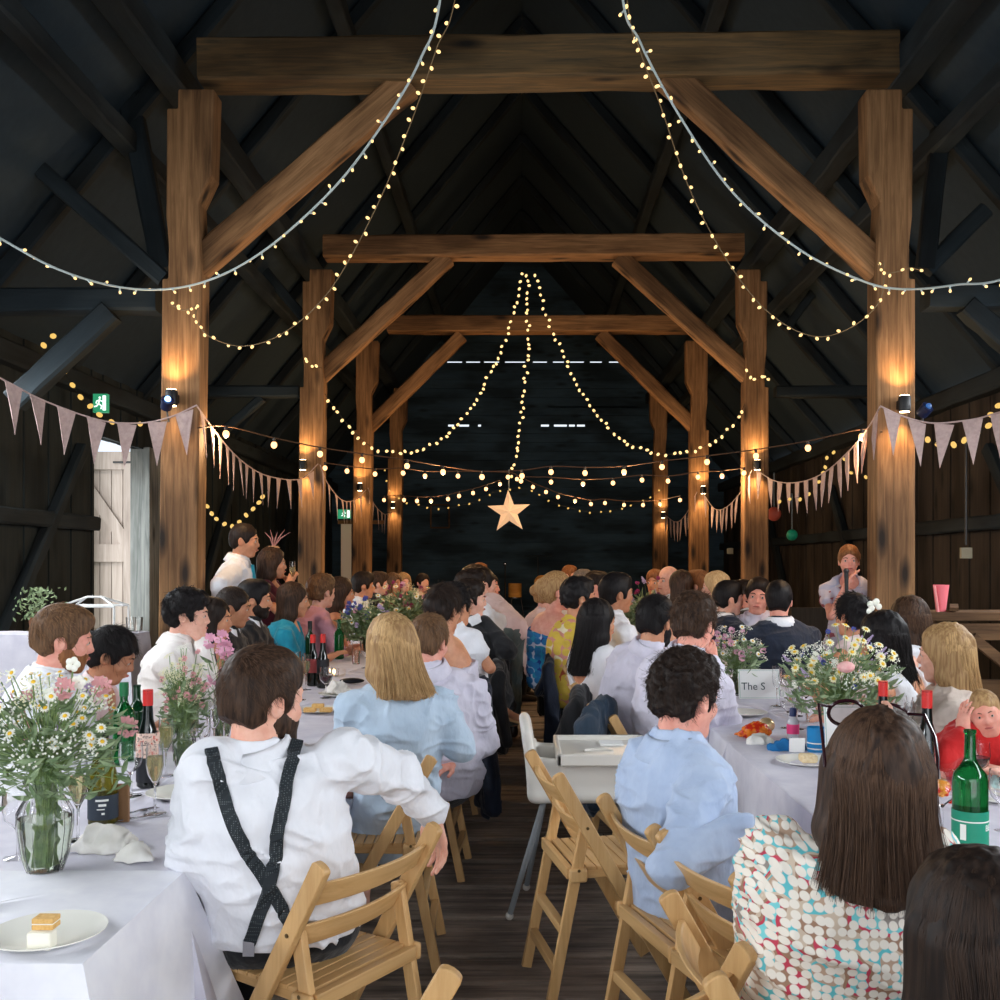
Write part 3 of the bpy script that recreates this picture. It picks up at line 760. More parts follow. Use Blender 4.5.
# dark secondary timbers of the aisles and roof
dk = lambda p, q, w_, h_, lab, up=(0,0,1), m=None: beam('dark_timber', p, q, w_, h_, m or W_DARK[0], lab, up=up)
dk(P(-60,302,7.5), P(160,302,7.5), .2, .17, 'dark rail from the nearest left post to the wall')
dk(P(15,402,7.45), P(112,312,7.45), .14, .17, 'dark slanting strut below the left rail')
dk(P(925,298,7.5), P(1100,298,7.5), .2, .17, 'dark rail from the nearest right post to the wall')
dk(P(1010,345,7.45), P(965,306,7.45), .14, .15, 'dark slanting strut below the right rail')
dk(P(-10,125,7.3), P(165,280,7.3), .1, .12, 'long dark strut across the left aisle roof')
dk(P(122,60,7.6), P(163,270,7.6), .1, .16, 'steep dark strut beside the nearest left post')
dk(P(945,90,7.6), P(925,270,7.6), .1, .14, 'steep dark strut beside the nearest right post')
dk(P(925,270,7.6), P(985,210,7.6), .1, .12, 'short dark strut leaning off the nearest right post')
dk(P(205,392,11.8), P(300,392,11.8), .16, .13, 'dark rail left of the second left post')
dk(P(775,392,11.8), P(880,392,11.8), .16, .13, 'dark rail right of the second right post')
dk(P(225,430,11.8), P(262,398,11.8), .12, .1, 'dark strut under the far left rail')
dk(P(247,250,11.8), P(306,320,11.8), .1, .12, 'faint dark strut above the second left post')
dk(P(785,330,11.8), P(830,270,11.8), .1, .1, 'faint dark strut above the second right post')
for sx, wd in ((-1,'left'),(1,'right')):
    beam('roof_plate', (sx*2.72+.1,-1.5,5.16), (sx*2.72+.1,22,5.16), .2, .22, W_DARK[0], 'dark long roof plate on the %s posts'%wd)
    for k in range(12):
        y = .6+k*1.75; xe = (XR if sx > 0 else XL); p = Vector((xe+.1*sx, y, 3.22)); q = Vector((0, y, RZ-.12))
        beam('rafter', p, q, .11, .13, W_DARK[0], 'dark roof rafter on the %s slope'%wd, group='rafters of the %s roof slope'%wd, cat='rafter')
    for k, t in enumerate((.3,.62)):
        x_ = (XR if sx>0 else XL)*(1-t); z_ = 3.3+(RZ-3.3)*t-.2
        beam('purlin', (x_,-1.5,z_), (x_,22,z_), .14, .16, W_DARK[0], 'dark purlin under the %s roof, %s'%(wd, ('lower','upper')[k]), cat='purlin')
# diagonal sheathing struts on side walls
for sx, xx, wd in ((-1, XL+.12,'left'),(1, XR-.12,'right')):
    for k, (y0, y1) in enumerate(((7.4,9.4),(12.2,14.2),(16.0,18))):
        beam('wall_strut', (xx, y0, .3), (xx, y1, 2.6), .1, .12, W_DARK[0], 'slanting dark strut on the %s wall, %s along'%(wd,('first','second','third')[k]), cat='strut')
    beam('wall_rail', (xx, -1, 1.9), (xx, 9.7 if sx<0 else 22, 1.9), .09, .14, W_DARK[0] if sx<0 else W_DARK[0], 'dark horizontal rail along the %s wall'%wd, cat='rail')
    beam('wall_plate', (xx, -1, 3.2), (xx, 22, 3.2), .16, .18, W_DARK[0], 'dark wall plate at the head of the %s wall'%wd, cat='rail')
# ---------------------------------------------------------------- doorway on the left, door leaf, outdoors
wd_white = wood('limewashed_door', S(150,136,126), S(186,172,162), S(110,96,86), axis=2, rough=.8, bump=.3, knots=False)
dr = empty('door_1', (-4.85,11.35,0), label='limewashed ledged and braced barn door standing open outside the left wall', cat='door', kind='structure')
a, c = P(88,452,11.35).x, P(134,452,11.35).x; zt = P(0,452,11.35).z; dm = M(); nb = 4
for i in range(nb): dm.box((a+(c-a)*i/nb+.004,11.36,.05),(a+(c-a)*(i+1)/nb-.004,11.39,zt))
dm.build('door_boards', wd_white, dr, smooth=False)
z2 = P(0,553,11.35).z
for zz, hh in ((zt-.1,.2),(z2,.2),(.3,.2)): M().box((a,11.32,zz-hh/2),(c,11.36,zz+hh/2)).build('door_ledge', wd_white, dr, smooth=False)
M().box((c-.1,11.315,.05),(c,11.362,zt)).build('door_stile', wd_white, dr, smooth=False)
M().bar((a,11.34,z2+.75),(c-.08,11.34,z2+.12),.03,.13,up=(0,0,1)).build('door_brace', wd_white, dr, smooth=False)
M().tube([(c-.02,11.31,zt-.12),(c-.22,11.31,zt-.12)],.012).build('hinge', BLACK, dr)
jm = M().box((XL-.07,11.03,0),(XL+.14,11.35,2.8)); struct(jm.build('trim_1', wood('grey_jamb', S(96,100,98), S(140,142,138), S(60,60,58), axis=2, rough=.9), smooth=False), 'weathered grey doorway jamb', 'jamb')
gd = M().box((-30,4,-.12),(XL-.14,40,-.02)); struct(gd.build('ground', varied('grass_ground', S(92,110,60), S(150,160,96), (2,2,2), .9), smooth=False), 'sunlit grass outside the left doorway', 'ground')
# greenery seen through the doorway
leafm = varied('garden_leaf', S(78,104,48), S(150,172,92), (4,4,4), .7)
def shrub(cx, cy, h, rad, lab, seed, n=900):
    rr = random.Random(seed); m_ = M(); t = empty('garden_shrub', (cx,cy,0), label=lab, cat='shrub', group='shrubs outside the doorway')
    for i in range(n):
        z = rr.uniform(.05,1)*h; a_ = rr.uniform(0,2*PI); q = rad*math.sqrt(rr.random())*(1.1-.6*z/h); c_ = Vector((cx+q*math.cos(a_), cy+q*math.sin(a_), z))
        d = Vector((rr.gauss(0,1),rr.gauss(0,1),rr.gauss(0,1))).normalized(); e = d.orthogonal().normalized(); s_ = rr.uniform(.04,.08)
        m_.add([c_-d*s_, c_+e*s_*.45, c_+d*s_, c_-e*s_*.45], [(0,1,2,3)])
    m_.build('foliage', leafm, t, smooth=False, kind='stuff'); M().tube([(cx,cy,0),(cx,cy,h*.8)],[.04,.015]).build('stem', W_DARK[2], t)
shrub(-5.6,13.6,1.9,.55,'leafy green shrub just past the open door',1); shrub(-6.6,16.5,2.6,.8,'taller green shrub behind the one past the door',2); shrub(-5.0,12.6,1.1,.25,'low green shrub at the foot of the doorway',3,400)
# far doorway glow behind the second left exit sign: pale door in the left wall
d2 = empty('door_2', (P(346,600,16.6).x,16.7,0), label='narrow pale far door by the third left post', cat='door', kind='structure')
A, B_ = P(341,524,16.7), P(351,524,16.7)
M().box((A.x,16.7,0),(B_.x,16.75,A.z)).build('door_panel', mat('pale_paint', S(205,200,190), .6), d2, smooth=False)
M().box((A.x-.05,16.68,A.z),(P(384,0,16.7).x,16.76,A.z+.06)).build('door_lintel', W_BROWN, d2, smooth=False)
# ---------------------------------------------------------------- post fixtures and lights
def light(kind, name, loc, en, col, size=.1, rot=None, **k):
    l = bpy.data.lights.new(name, kind); l.energy = en; l.color = col[:3]
    if kind in ('POINT','SPOT'): l.shadow_soft_size = size
    if kind == 'AREA': l.shape = 'RECTANGLE'; l.size = k['sx']; l.size_y = k['sy']
    if kind == 'SPOT': l.spot_size = k.get('cone', 1.6); l.spot_blend = .8
    o = bpy.data.objects.new(name, l); o.location = loc
    if rot is not None: o.rotation_euler = rot
    COL.objects.link(o); return o
WARM = (1,.62,.28)
fx = [(0,-1,172,398),(0,1,904,404),(1,-1,303,465),(1,1,757,465),(2,-1,360,487),(2,1,703,490),(3,-1,393,505),(3,1,663,515)]
for i, sd, px, py in fx:
    Y = BAYS[i][0]; c = P(px, py, Y-.06); c.y = Y-.07
    t = empty('wall_lamp', c, label='small black up and down lamp on the %s %s post'%(BAYS[i][3], 'left' if sd<0 else 'right'), cat='lamp')
    M().lathe([(.0,-.055),(.04,-.055),(.043,-.04),(.043,.04),(.04,.055),(.0,.055)],14,c).build('lamp_body', BLACK, t)
    M().box((c.x-.03,Y-.04,c.z-.03),(c.x+.03,Y+.005,c.z+.03)).build('bracket', BLACK, t, smooth=False)
    for dz, nm in ((1,'upper'),(-1,'lower')):
        M().lathe([(0,0),(.034,0),(.034,.004*dz),(0,.004*dz)],12,(c.x,c.y,c.z+.056*dz)).build('lamp_lens', emis('lamp_lens', (1,.7,.38,1), 14), t)
        light('SPOT', 'post_lamp_light', (c.x, c.y-.02, c.z+.07*dz), 15*(1.0,1.1,.9,.8)[i], WARM, .02, (PI if dz>0 else 0,0,0), cone=2.2)
# blue and green stage spots clamped to the nearest posts
for px, py, lab, colr in ((166,405,'small blue glowing clamp light on the nearest left post',(.25,.5,1,1)),(921,412,'small blue clamp light behind the nearest right post',(.05,.2,.6,1))):
    c = P(px,py,7.1); t = empty('clamp_light', c, label=lab, cat='lamp')
    M().tube([c-V(.0,0,.02), c+V(.03,-.05,.03)],[.04,.045],12).build('lamp_body', mat('navy_metal', S(18,28,60), .4), t)
    M().ball(c+V(.032,-.055,.033), .022, 7).build('lamp_lens', emis('blue_lens'+str(px), colr, 6 if px<500 else .6), t)
    M().tube([c, c+V(.02,.0,-.12)], .008, 6).build('bracket', BLACK, t)
# unseen glowing panels and lamps added high on solid walls to brighten the tables
for i_, (sx, xx) in enumerate(((-1, XL+.07),(1, XR-.07))):
    w_ = empty('window_%d'%(i_+1), (xx, 3.2, 2.6), kind='structure', label='long high window in the %s wall near the front'%('left','right')[i_], cat='window')
    M().box((xx-.02,-.8,2.3),(xx+.02,7.4,3.0)).build('pane', emis('window_sky', (.85,.93,1,1), 1.0), w_, smooth=False)
    for z_ in (2.28,3.0): M().box((xx-.04,-.85,z_-.03),(xx+.04,7.45,z_+.03)).build('window_frame', W_DARK[1], w_, smooth=False)
    light('AREA', 'window_daylight', (xx-sx*.08, 3.4, 2.65), 330, (.92,.96,1.0), rot=(0, math.radians(50*sx), 0), sx=.7, sy=8.0)
# ---------------------------------------------------------------- exit signs
def exit_sign(px, py, Y, w_, h_, lab):
    c = P(px,py,Y); t = empty('exit_sign', c, label=lab, cat='sign')
    M().box((c.x-w_/2,Y,c.z-h_/2),(c.x+w_/2,Y+.05,c.z+h_/2)).build('sign_box', emis('exit_green', S(40,150,105), .9), t, smooth=False)
    k = h_/.3; m_ = M(); y = Y-.006; q = lambda x,z:(c.x+x*k,y,c.z+z*k)
    m_.ball(q(.0,.085), .018*k, 6); m_.tube([q(0,.06),q(-.02,-.01),q(.03,-.05),q(.02,-.1)],.011*k,6); m_.tube([q(-.02,-.01),q(-.05,-.05),q(-.09,-.06)],.011*k,6); m_.tube([q(-.01,.05),q(.05,.02),q(.07,.05)],.009*k,6); m_.tube([q(-.0,.05),q(-.05,.03),q(-.06,-.01)],.009*k,6)
    m_.build('running_figure', emis('exit_white', (.8,1,.9,1), 1.6), t)
    M().box((c.x+w_*.2,Y-.006,c.z-h_*.4),(c.x+w_*.42,Y+.002,c.z+h_*.4)).build('door_symbol', emis('exit_white', (.8,1,.9,1), 1.6), t, smooth=False)
exit_sign(100,403,9.2,.13,.17,'green running man exit sign high by the open left doorway')
exit_sign(344,514,16.5,.22,.15,'green exit sign between the second and third left posts')
# ---------------------------------------------------------------- string lights
BULBW = emis('fairy_bulb', (1,.66,.26,1), 1.7); BULBF = emis('festoon_bulb', (1,.50,.20,1), 3.0)
GOLD = emis('gold_bulb', (1,.62,.16,1), .9)
def fairy(label, pts, step, cordmat, cr_, br, seed, group=None, drop=.02, bm_=None, name='fairy_lights'):
    rr = random.Random(seed); path = catmull(pts); c0 = path[0]
    t = empty(name, c0, label=label, cat='string lights', group=group)
    M().tube(path, cr_, 5).build('cord', cordmat, t)
    rs = resample(path, step)
    if len(rs) > 100: rs = resample(path, sum((b-a).length for a,b in zip(path,path[1:]))/98)
    proto = None
    for p, d in rs[:100]:
        off = Vector((rr.uniform(-1,1),rr.uniform(-.6,.6),rr.uniform(-1.3,.6))).normalized()*drop
        if proto is None:
            m_ = M().ball((0,0,0), br, 6, (1,1,1.3)); bo = m_.build('bulb', bm_ or BULBW, None, world=False); bo.parent = t
            st = M().tube([(0,0,0),(0,0,drop*.9)], max(.0022,cr_*.8), 5).build('bulb_stem', cordmat, None, world=False); st.parent = bo; proto = (bo, st)
        else:
            bo = proto[0].copy(); link(bo, t); st = proto[1].copy(); link(st, bo)
        bo.location = (p+off)-c0
        bo.rotation_euler = (-off).to_track_quat('Z','Y').to_euler()
WC = mat('white_cord', S(190,205,205), .6); TC_ = mat('tan_cord', S(120,100,70), .7); GC = mat('dark_cord', S(40,38,32), .7)
Pd = lambda l: [P(*q) for q in l]
fairy('white corded fairy lights sweeping from the roof past the nearest left post', Pd([(-232,120,5.6),(-30,222,6.0),(60,270,6.4),(135,289,6.8),(200,283,6.9),(262,252,6.8),(330,192,6.5),(380,128,6.2),(420,60,5.9),(443,-20,5.6),(470,-330,5.3),(510,-780,5.0)]), .115, WC, .0075, .009, 1, drop=.035)
fairy('white corded fairy lights sweeping from the roof past the nearest right post', Pd([(545,-780,5.0),(592,-330,5.3),(620,-20,5.6),(640,42,5.9),(682,120,6.2),(735,195,6.5),(800,250,6.8),(860,280,6.9),(900,289,6.85),(955,285,6.5),(1030,268,6.2),(1240,150,6.1)]), .115, WC, .0075, .009, 2, drop=.035)
fairy('thin gold fairy lights looping down to the nearest left post', Pd([(515,-760,5.1),(490,-330,5.4),(458,-20,5.8),(436,50,6.0),(410,125,6.3),(375,210,6.7),(330,290,6.95),(285,332,7.05),(245,346,7.1),(212,338,7.05),(196,322,7.0)]), .09, TC_, .004, .011, 3, drop=.02)
fairy('thin gold fairy lights looping down to the nearest right post', Pd([(550,-760,5.1),(598,-330,5.4),(626,-10,5.8),(640,50,6.0),(662,110,6.3),(690,190,6.7),(728,262,6.95),(768,312,7.05),(812,336,7.1),(850,328,7.05),(880,300,7.0),(884,262,6.98)]), .09, TC_, .004, .011, 4, drop=.02)
fairy('little knot of fairy lights wound on the nearest left post', Pd([(170,304,7.0),(182,310,7.0),(192,308,6.98),(199,304,7.0),(195,316,6.97),(200,326,6.98)]), .045, TC_, .004, .01, 5)
fairy('little knot of fairy lights wound on the nearest right post', Pd([(878,262,7.0),(884,272,6.98),(896,272,7.0),(910,268,7.0),(920,270,7.0)]), .07, TC_, .004, .01, 6)
fairy('fairy light swag from the middle of the barn to the second left post', Pd([(523,274,13),(515,310,13),(500,352,12.9),(480,392,12.6),(455,428,12.3),(425,448,12),(400,453,11.8),(372,447,11.6),(348,425,11.5),(325,394,11.45)]), .09, GC, .003, .017, 7, drop=.02)
fairy('fairy light strand hanging straight down above the star', Pd([(527,274,13),(528,320,13),(526,370,13),(521,420,13),(517,455,13),(511,478,13)]), .075, GC, .003, .017, 8, drop=.025)
fairy('fairy light swag from the middle of the barn to the second right post', Pd([(535,274,13),(546,315,13),(562,352,12.9),(585,398,12.6),(615,434,12.3),(645,450,12),(680,454,11.8),(710,443,11.6),(733,425,11.5),(745,404,11.45)]), .09, GC, .003, .017, 9, drop=.02)
fairy('fairy lights wound on the second left post', Pd([(305,358,11.5),(312,366,11.45),(322,368,11.5)]), .07, GC, .003, .016, 10)
fairy('fairy lights wound on the second right post', Pd([(747,372,11.5),(756,379,11.45),(763,375,11.45),(770,380,11.5)]), .07, GC, .003, .016, 11)
fairy('far gold fairy lights sagging across the barn behind the star', Pd([(385,470,16),(392,493,16),(410,503,16),(440,508,16),(470,503,16),(500,490,16),(530,490,16),(560,505,16),(600,512,16),(640,502,16),(662,490,16)]), .17, GC, .002, .014, 12, bm_=GOLD)
fairy('gold fairy lights slanting down the left wall', Pd([(54,336,8.7),(40,348,8.7),(32,364,8.7),(23,378,8.7)]), .12, GC, .002, .024, 13, bm_=GOLD, drop=.01)
fairy('gold fairy lights running down to the exit sign', Pd([(65,372,8.8),(74,388,8.8),(83,400,8.8),(92,409,8.8),(100,415,8.8),(123,427,8.8),(140,424,8.8)]), .125, GC, .002, .022, 14, bm_=GOLD, drop=.01)
fairy('yellow fairy light swag behind the nearest left post', Pd([(192,484,9.8),(200,496,9.8),(210,511,9.8),(220,522,9.8),(230,526,9.8),(242,520,9.8),(254,508,9.8),(268,490,9.8)]), .085, GC, .002, .02, 15, bm_=GOLD, drop=.01)
fairy('gold fairy lights scattered right of the second right post', Pd([(781,499,9.8),(800,497,9.8),(812,489,9.8),(822,470,9.8),(829,452,9.8),(838,452,9.8),(852,472,9.8),(866,474,9.8),(878,462,9.8)]), .1, GC, .002, .016, 16, bm_=GOLD, drop=.03)
fairy('gold fairy lights along the right wall behind the bunting', Pd([(928,441,8.6),(938,444,8.6),(950,444,8.6),(961,440,8.6),(984,430,8.6),(996,410,8.6),(1006,400,8.6)]), .11, GC, .002, .024, 17, bm_=GOLD, drop=.015)
# festoon bulbs at the places the photograph shows them
FP = []
def festoon(label, bulbs, seed, ends=None):
    path = [P(*q) for q in bulbs]; t = empty('festoon_lights', path[0], label=label, cat='string lights', group=None)
    top = [p+V(0,0,.06) for p in path]
    if ends: top = [P(*ends[0])]+top+[P(*ends[1])]
    M().tube(catmull(top, 6), .006, 5).build('cable', mat('festoon_cable', S(70,48,34), .7), t)
    for i, p in enumerate(path):
        bo = M().ball((0,0,0), .026, 8, (1,1,1.15)).build('bulb', BULBF, None, world=False) if i == 0 else festoon.p[0].copy()
        if i: link(bo, t)
        else: bo.parent = t
        so = M().tube([(0,0,.02),(0,0,.065)], .013, 8).build('bulb_holder', BLACK, None, world=False) if i == 0 else festoon.p[1].copy()
        if i: link(so, bo)
        else: so.parent = bo
        if i == 0: festoon.p = (bo, so)
        bo.location = p-path[0]
        FP.append(p)
def dep(l, y0, yc): 
    x0, x1 = l[0][0], l[-1][0]
    return [(x, y, y0+(yc-y0)*max(0,1-abs((x-(x0+x1)/2)/((x1-x0)/2))**2)) for x, y in l]
festoon('festoon bulbs strung widest, between the nearest posts', dep([(226,434),(274,445),(320,454),(362,460),(407,466),(443,472),(482,477),(522,476),(551,472),(585,473),(624,472),(662,467),(707,462),(756,456),(808,448),(862,437)],7.6,10.4),1,((198,428,7.2),(882,432,7.2)))
festoon('festoon bulbs strung between the second pair of posts', dep([(325,468),(347,471),(375,474),(403,473),(425,476),(458,476),(508,477),(521,481),(551,482),(583,484),(613,483),(642,480),(668,481),(698,477),(722,476),(744,473)],11.4,12.6),2)
festoon('festoon bulbs sagging left of the hanging star', dep([(384,500),(404,500),(417,501),(431,501),(448,499),(459,496),(473,493),(486,489),(500,484)],15,14),3)
festoon('festoon bulbs sagging right of the hanging star', dep([(517,479),(533,487),(546,492),(558,497),(575,501),(591,504),(605,503),(624,505),(643,505),(660,504),(680,500)],14.4,15),4)
for p in FP[::5]: light('POINT', 'festoon_glow', p-V(0,.0,.06), 28, (1,.62,.3), .04)
# ---------------------------------------------------------------- bunting
PEN = varied('bunting_cloth', S(196,172,166), S(178,154,150), (30,30,30), .85)
def bunting(label, pts, n, w0, h0, seed):
    rr = random.Random(seed); path = catmull(pts); t = empty('bunting', path[0], label=label, cat='bunting')
    M().tube(path, .006, 5).build('bunting_cord', PEN, t)
    Lt = sum((b-a).length for a,b in zip(path,path[1:])); rs = resample(path, Lt/n)
    for i, (p, d) in enumerate(rs[:-1] if len(rs) > n else rs):
        p = p+d*Lt/n*.5; dh = Vector((d.x,d.y,d.z)).normalized(); w = dh*w0/2; tilt = rr.uniform(-.03,.03)
        nrm = dh.cross(V(0,0,1)).normalized(); a, b_ = p-w, p+w; tip = p+V(0,0,-h0)+dh*tilt+nrm*rr.uniform(-.02,.03)
        e = nrm*.0015; mid = (a+b_)/2+V(0,0,-h0*.4)+nrm*rr.uniform(-.015,.015)
        ml, mr = a.lerp(tip,.45)+nrm*.01, b_.lerp(tip,.45)-nrm*.006
        vs = [a,b_,mr,tip,ml]; M().add([v-e for v in vs]+[v+e for v in vs], [(0,1,2,3,4),(9,8,7,6,5)]+[(k,k+5,(k+1)%5+5,(k+1)%5) for k in range(5)]).build('pennant', PEN, t, smooth=False)
bunting('pale pink bunting from the left wall to the nearest left post', Pd([(-190,285,5.9),(-60,350,6.0),(0,378,6.3),(45,401,6.6),(100,420,6.85),(140,423,6.98),(170,417,7.0),(197,405,7.02)]), 13, .13, .31, 1)
bunting('pale pink bunting from the nearest to the second left post', Pd([(197,406,7.02),(220,438,7.8),(243,462,8.9),(268,476,10),(300,479,11),(318,464,11.4)]), 14, .15, .31, 2)
bunting('pale pink bunting from the second to the third left post', Pd([(320,465,11.4),(328,484,12),(342,500,13),(355,500,14.5),(366,490,15.1)]), 8, .17, .32, 3)
bunting('pale pink bunting beyond the third left post', Pd([(368,488,15.1),(374,504,16),(384,514,17.4),(391,512,19)]), 7, .2, .34, 4)
bunting('pale pink bunting from the nearest right post to the right wall', Pd([(880,406,7.02),(905,417,6.98),(932,423,6.9),(962,421,6.8),(990,415,6.7),(1040,395,6.4),(1225,300,6.2)]), 13, .13, .31, 5)
bunting('pale pink bunting from the second to the nearest right post', Pd([(754,468,11.4),(775,481,10.8),(800,482,9.9),(825,472,9.0),(850,450,8.0),(868,428,7.4),(880,407,7.02)]), 14, .15, .31, 6)
bunting('pale pink bunting from the third to the second right post', Pd([(702,492,15.1),(715,509,14.4),(728,506,13),(742,490,12),(752,470,11.4)]), 10, .15, .32, 7)
bunting('pale pink bunting from the farthest to the third right post', Pd([(665,515,19),(676,522,17.5),(686,514,16.2),(697,492,15.1)]), 8, .2, .34, 8)
# ---------------------------------------------------------------- paper star
sc_ = P(509,512,13); R1, R2, T = .29, .115, .075
star = empty('paper_star', sc_, label='pale five pointed paper star lantern hanging in the middle of the aisle', cat='star lantern')
vs = [tuple(sc_+V(0,-T,0)), tuple(sc_+V(0,T,0))]
for i in range(10):
    a = PI/2+2*PI*i/10+.04; r_ = R1 if i%2 == 0 else R2; vs.append(tuple(sc_+V(r_*math.cos(a),0,r_*math.sin(a))))
fs = [(0,2+i,2+(i+1)%10) for i in range(10)]+[(1,2+(i+1)%10,2+i) for i in range(10)]
pm = mat('star_paper', S(236,206,176), .8, emit=(1,.7,.42,1), es=.16)
M().add(vs, fs).build('star_body', pm, star, smooth=False)
M().tube([sc_+V(0,0,.28), sc_+V(0,0,.55)], .004, 5).build('hanging_cord', WC, star)
# balloons / paper ball decorations on the right wall
for px, py, Y, r_, c_, lab in ((792,535,12,.068,S(20,150,110),'round green paper ball in front of the right wall'),(774,514,12,.085,S(196,84,60),'round orange paper ball beside the second right post')):
    c = P(px,py,Y); t = empty('paper_ball', c, label=lab, cat='decoration')
    M().ball(c, r_, 12).build('ball', mat('paperball%d'%px, c_, .6), t); M().tube([c+V(0,0,r_), c+V(0,0,.5)], .003, 5).build('string', WC, t)
# ---------------------------------------------------------------- world and daylight
w_ = bpy.data.worlds.new('sky'); bpy.context.scene.world = w_; w_.use_nodes = True
bg = w_.node_tree.nodes['Background']; bg.inputs[0].default_value = (.80,.90,1.0,1); bg.inputs[1].default_value = 1.1
# ================================================================ TABLES
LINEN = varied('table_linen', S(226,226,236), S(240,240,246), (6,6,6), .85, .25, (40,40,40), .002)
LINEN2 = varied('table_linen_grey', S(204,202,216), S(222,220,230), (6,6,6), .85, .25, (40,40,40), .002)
def tablecloth(label, x0, x1, y0, y1, z, drop, seed, m, flare=.07, group='white tablecloths'):
    """closed skirted sheet; corners flare into folds"""
    rr = random.Random(seed); t = empty('tablecloth', ((x0+x1)/2, (y0+y1)/2, z), label=label, cat='tablecloth')
    per = []; st = .035
    def side(a, b):
        n = max(2, int((Vector(b)-Vector(a)).length/st)); return [Vector(a).lerp(Vector(b), i/n) for i in range(n)]
    per = side((x0,y0,0),(x1,y0,0))+side((x1,y0,0),(x1,y1,0))+side((x1,y1,0),(x0,y1,0))+side((x0,y1,0),(x0,y0,0))
    n = len(per); cx, cy = (x0+x1)/2, (y0+y1)/2; rows = 14; vs = []; fs = []
    # top grid rings
    ph = rr.uniform(0,6)
    for ring in (0, .4, .7, .9, .97, .995):
        for p in per:
            q = Vector((cx+(p.x-cx)*ring, cy+(p.y-cy)*ring, z+ .0012*math.sin(p.x*31*ring+ph)+.0012*math.sin(p.y*ring*23))); vs.append(q)
    tr = 6
    for r_ in range(rows+1):
        u = r_/rows
        for i, p in enumerate(per):
            # outward direction
            ox = (1 if abs(p.x-x1) < 1e-6 else -1 if abs(p.x-x0) < 1e-6 else 0); oy = (1 if abs(p.y-y1) < 1e-6 else -1 if abs(p.y-y0) < 1e-6 else 0)
            dc = min(abs(p.x-x0), abs(p.x-x1)) if oy else min(abs(p.y-y0), abs(p.y-y1)); cr_ = math.exp(-(dc/.11)**2)
            s_ = p.x+p.y*1.0
            wv = .014*math.sin(s_*19+ph)*u+.010*math.sin(s_*31+ph*2)*u*u+.02*math.sin(s_*7+ph)*u
            o = Vector((ox,oy,0)); 
            if o.length > 1: pass
            amt = .006+.03*u+wv+flare*u*cr_*1.2
            q = Vector((p.x, p.y, z-.004-drop*u))+o*amt
            tang = Vector((math.copysign(1, p.x-cx) if oy else 0, math.copysign(1, p.y-cy) if ox else 0, 0)); q += tang*flare*u*cr_*.6
            if r_ == 0: q = Vector((p.x, p.y, z-.002))+o*.004
            vs.append(q)
    R = tr+rows+1
    for r_ in range(R-1):
        for i in range(n): fs.append((r_*n+i, r_*n+(i+1)%n, (r_+1)*n+(i+1)%n, (r_+1)*n+i))
    o = mesh_obj('cloth', vs, fs, m, t, True, True, .9)
    md = o.modifiers.new('t','SOLIDIFY'); md.thickness = .002; md.offset = 1
    return t
def trestle(label, x0, x1, y0, y1, z):
    t = empty('trestle_table', ((x0+x1)/2,(y0+y1)/2,0), label=label, cat='table')
    M().box((x0+.012,y0+.012,z-.035),(x1-.012,y1-.012,z-.006)).build('table_top', W_BROWN, t, smooth=False)
    for x in (x0+.12,x1-.12):
        for y in (y0+.14,y1-.14): M().tube([(x,y,0),(x,y,z-.03)], .014, 8).build('leg', BLACK, t)
LT = [(1.885,2.45,.752),(2.46,4.28,.745),(4.29,6.1,.745),(6.11,7.9,.745),(7.91,9.7,.745),(9.71,11.5,.745),(11.51,13.2,.745)]
RTb = [(1.2,2.42,.745),(2.43,4.24,.75),(4.25,6.05,.745),(6.06,7.85,.745),(7.86,9.65,.745),(9.66,11.4,.745),(11.41,13.0,.745)]
ordn = ['first','second','third','fourth','fifth','sixth','seventh']
for i, (a, b_, z) in enumerate(LT):
    x1 = -.845 if i else -.83; x0 = -1.62
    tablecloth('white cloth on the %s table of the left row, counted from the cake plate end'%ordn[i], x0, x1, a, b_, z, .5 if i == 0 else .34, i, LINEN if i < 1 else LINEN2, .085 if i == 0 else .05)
    trestle('folding table under the %s cloth of the left row'%ordn[i], x0, x1, a, b_, z)
for i, (a, b_, z) in enumerate(RTb):
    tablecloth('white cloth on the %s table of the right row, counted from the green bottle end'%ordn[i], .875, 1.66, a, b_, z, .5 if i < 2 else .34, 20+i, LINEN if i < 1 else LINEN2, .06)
    trestle('folding table under the %s cloth of the right row'%ordn[i], .875, 1.66, a, b_, z)
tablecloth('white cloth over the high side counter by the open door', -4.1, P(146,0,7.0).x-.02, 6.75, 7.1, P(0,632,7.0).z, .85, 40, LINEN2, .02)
M().box((-4.05,6.78,0),(P(140,0,7).x-.1,7.08,P(0,632,7.0).z-.01)).build('side_counter', W_BROWN, smooth=False, label='wooden counter under the white cloth by the open door', cat='counter')
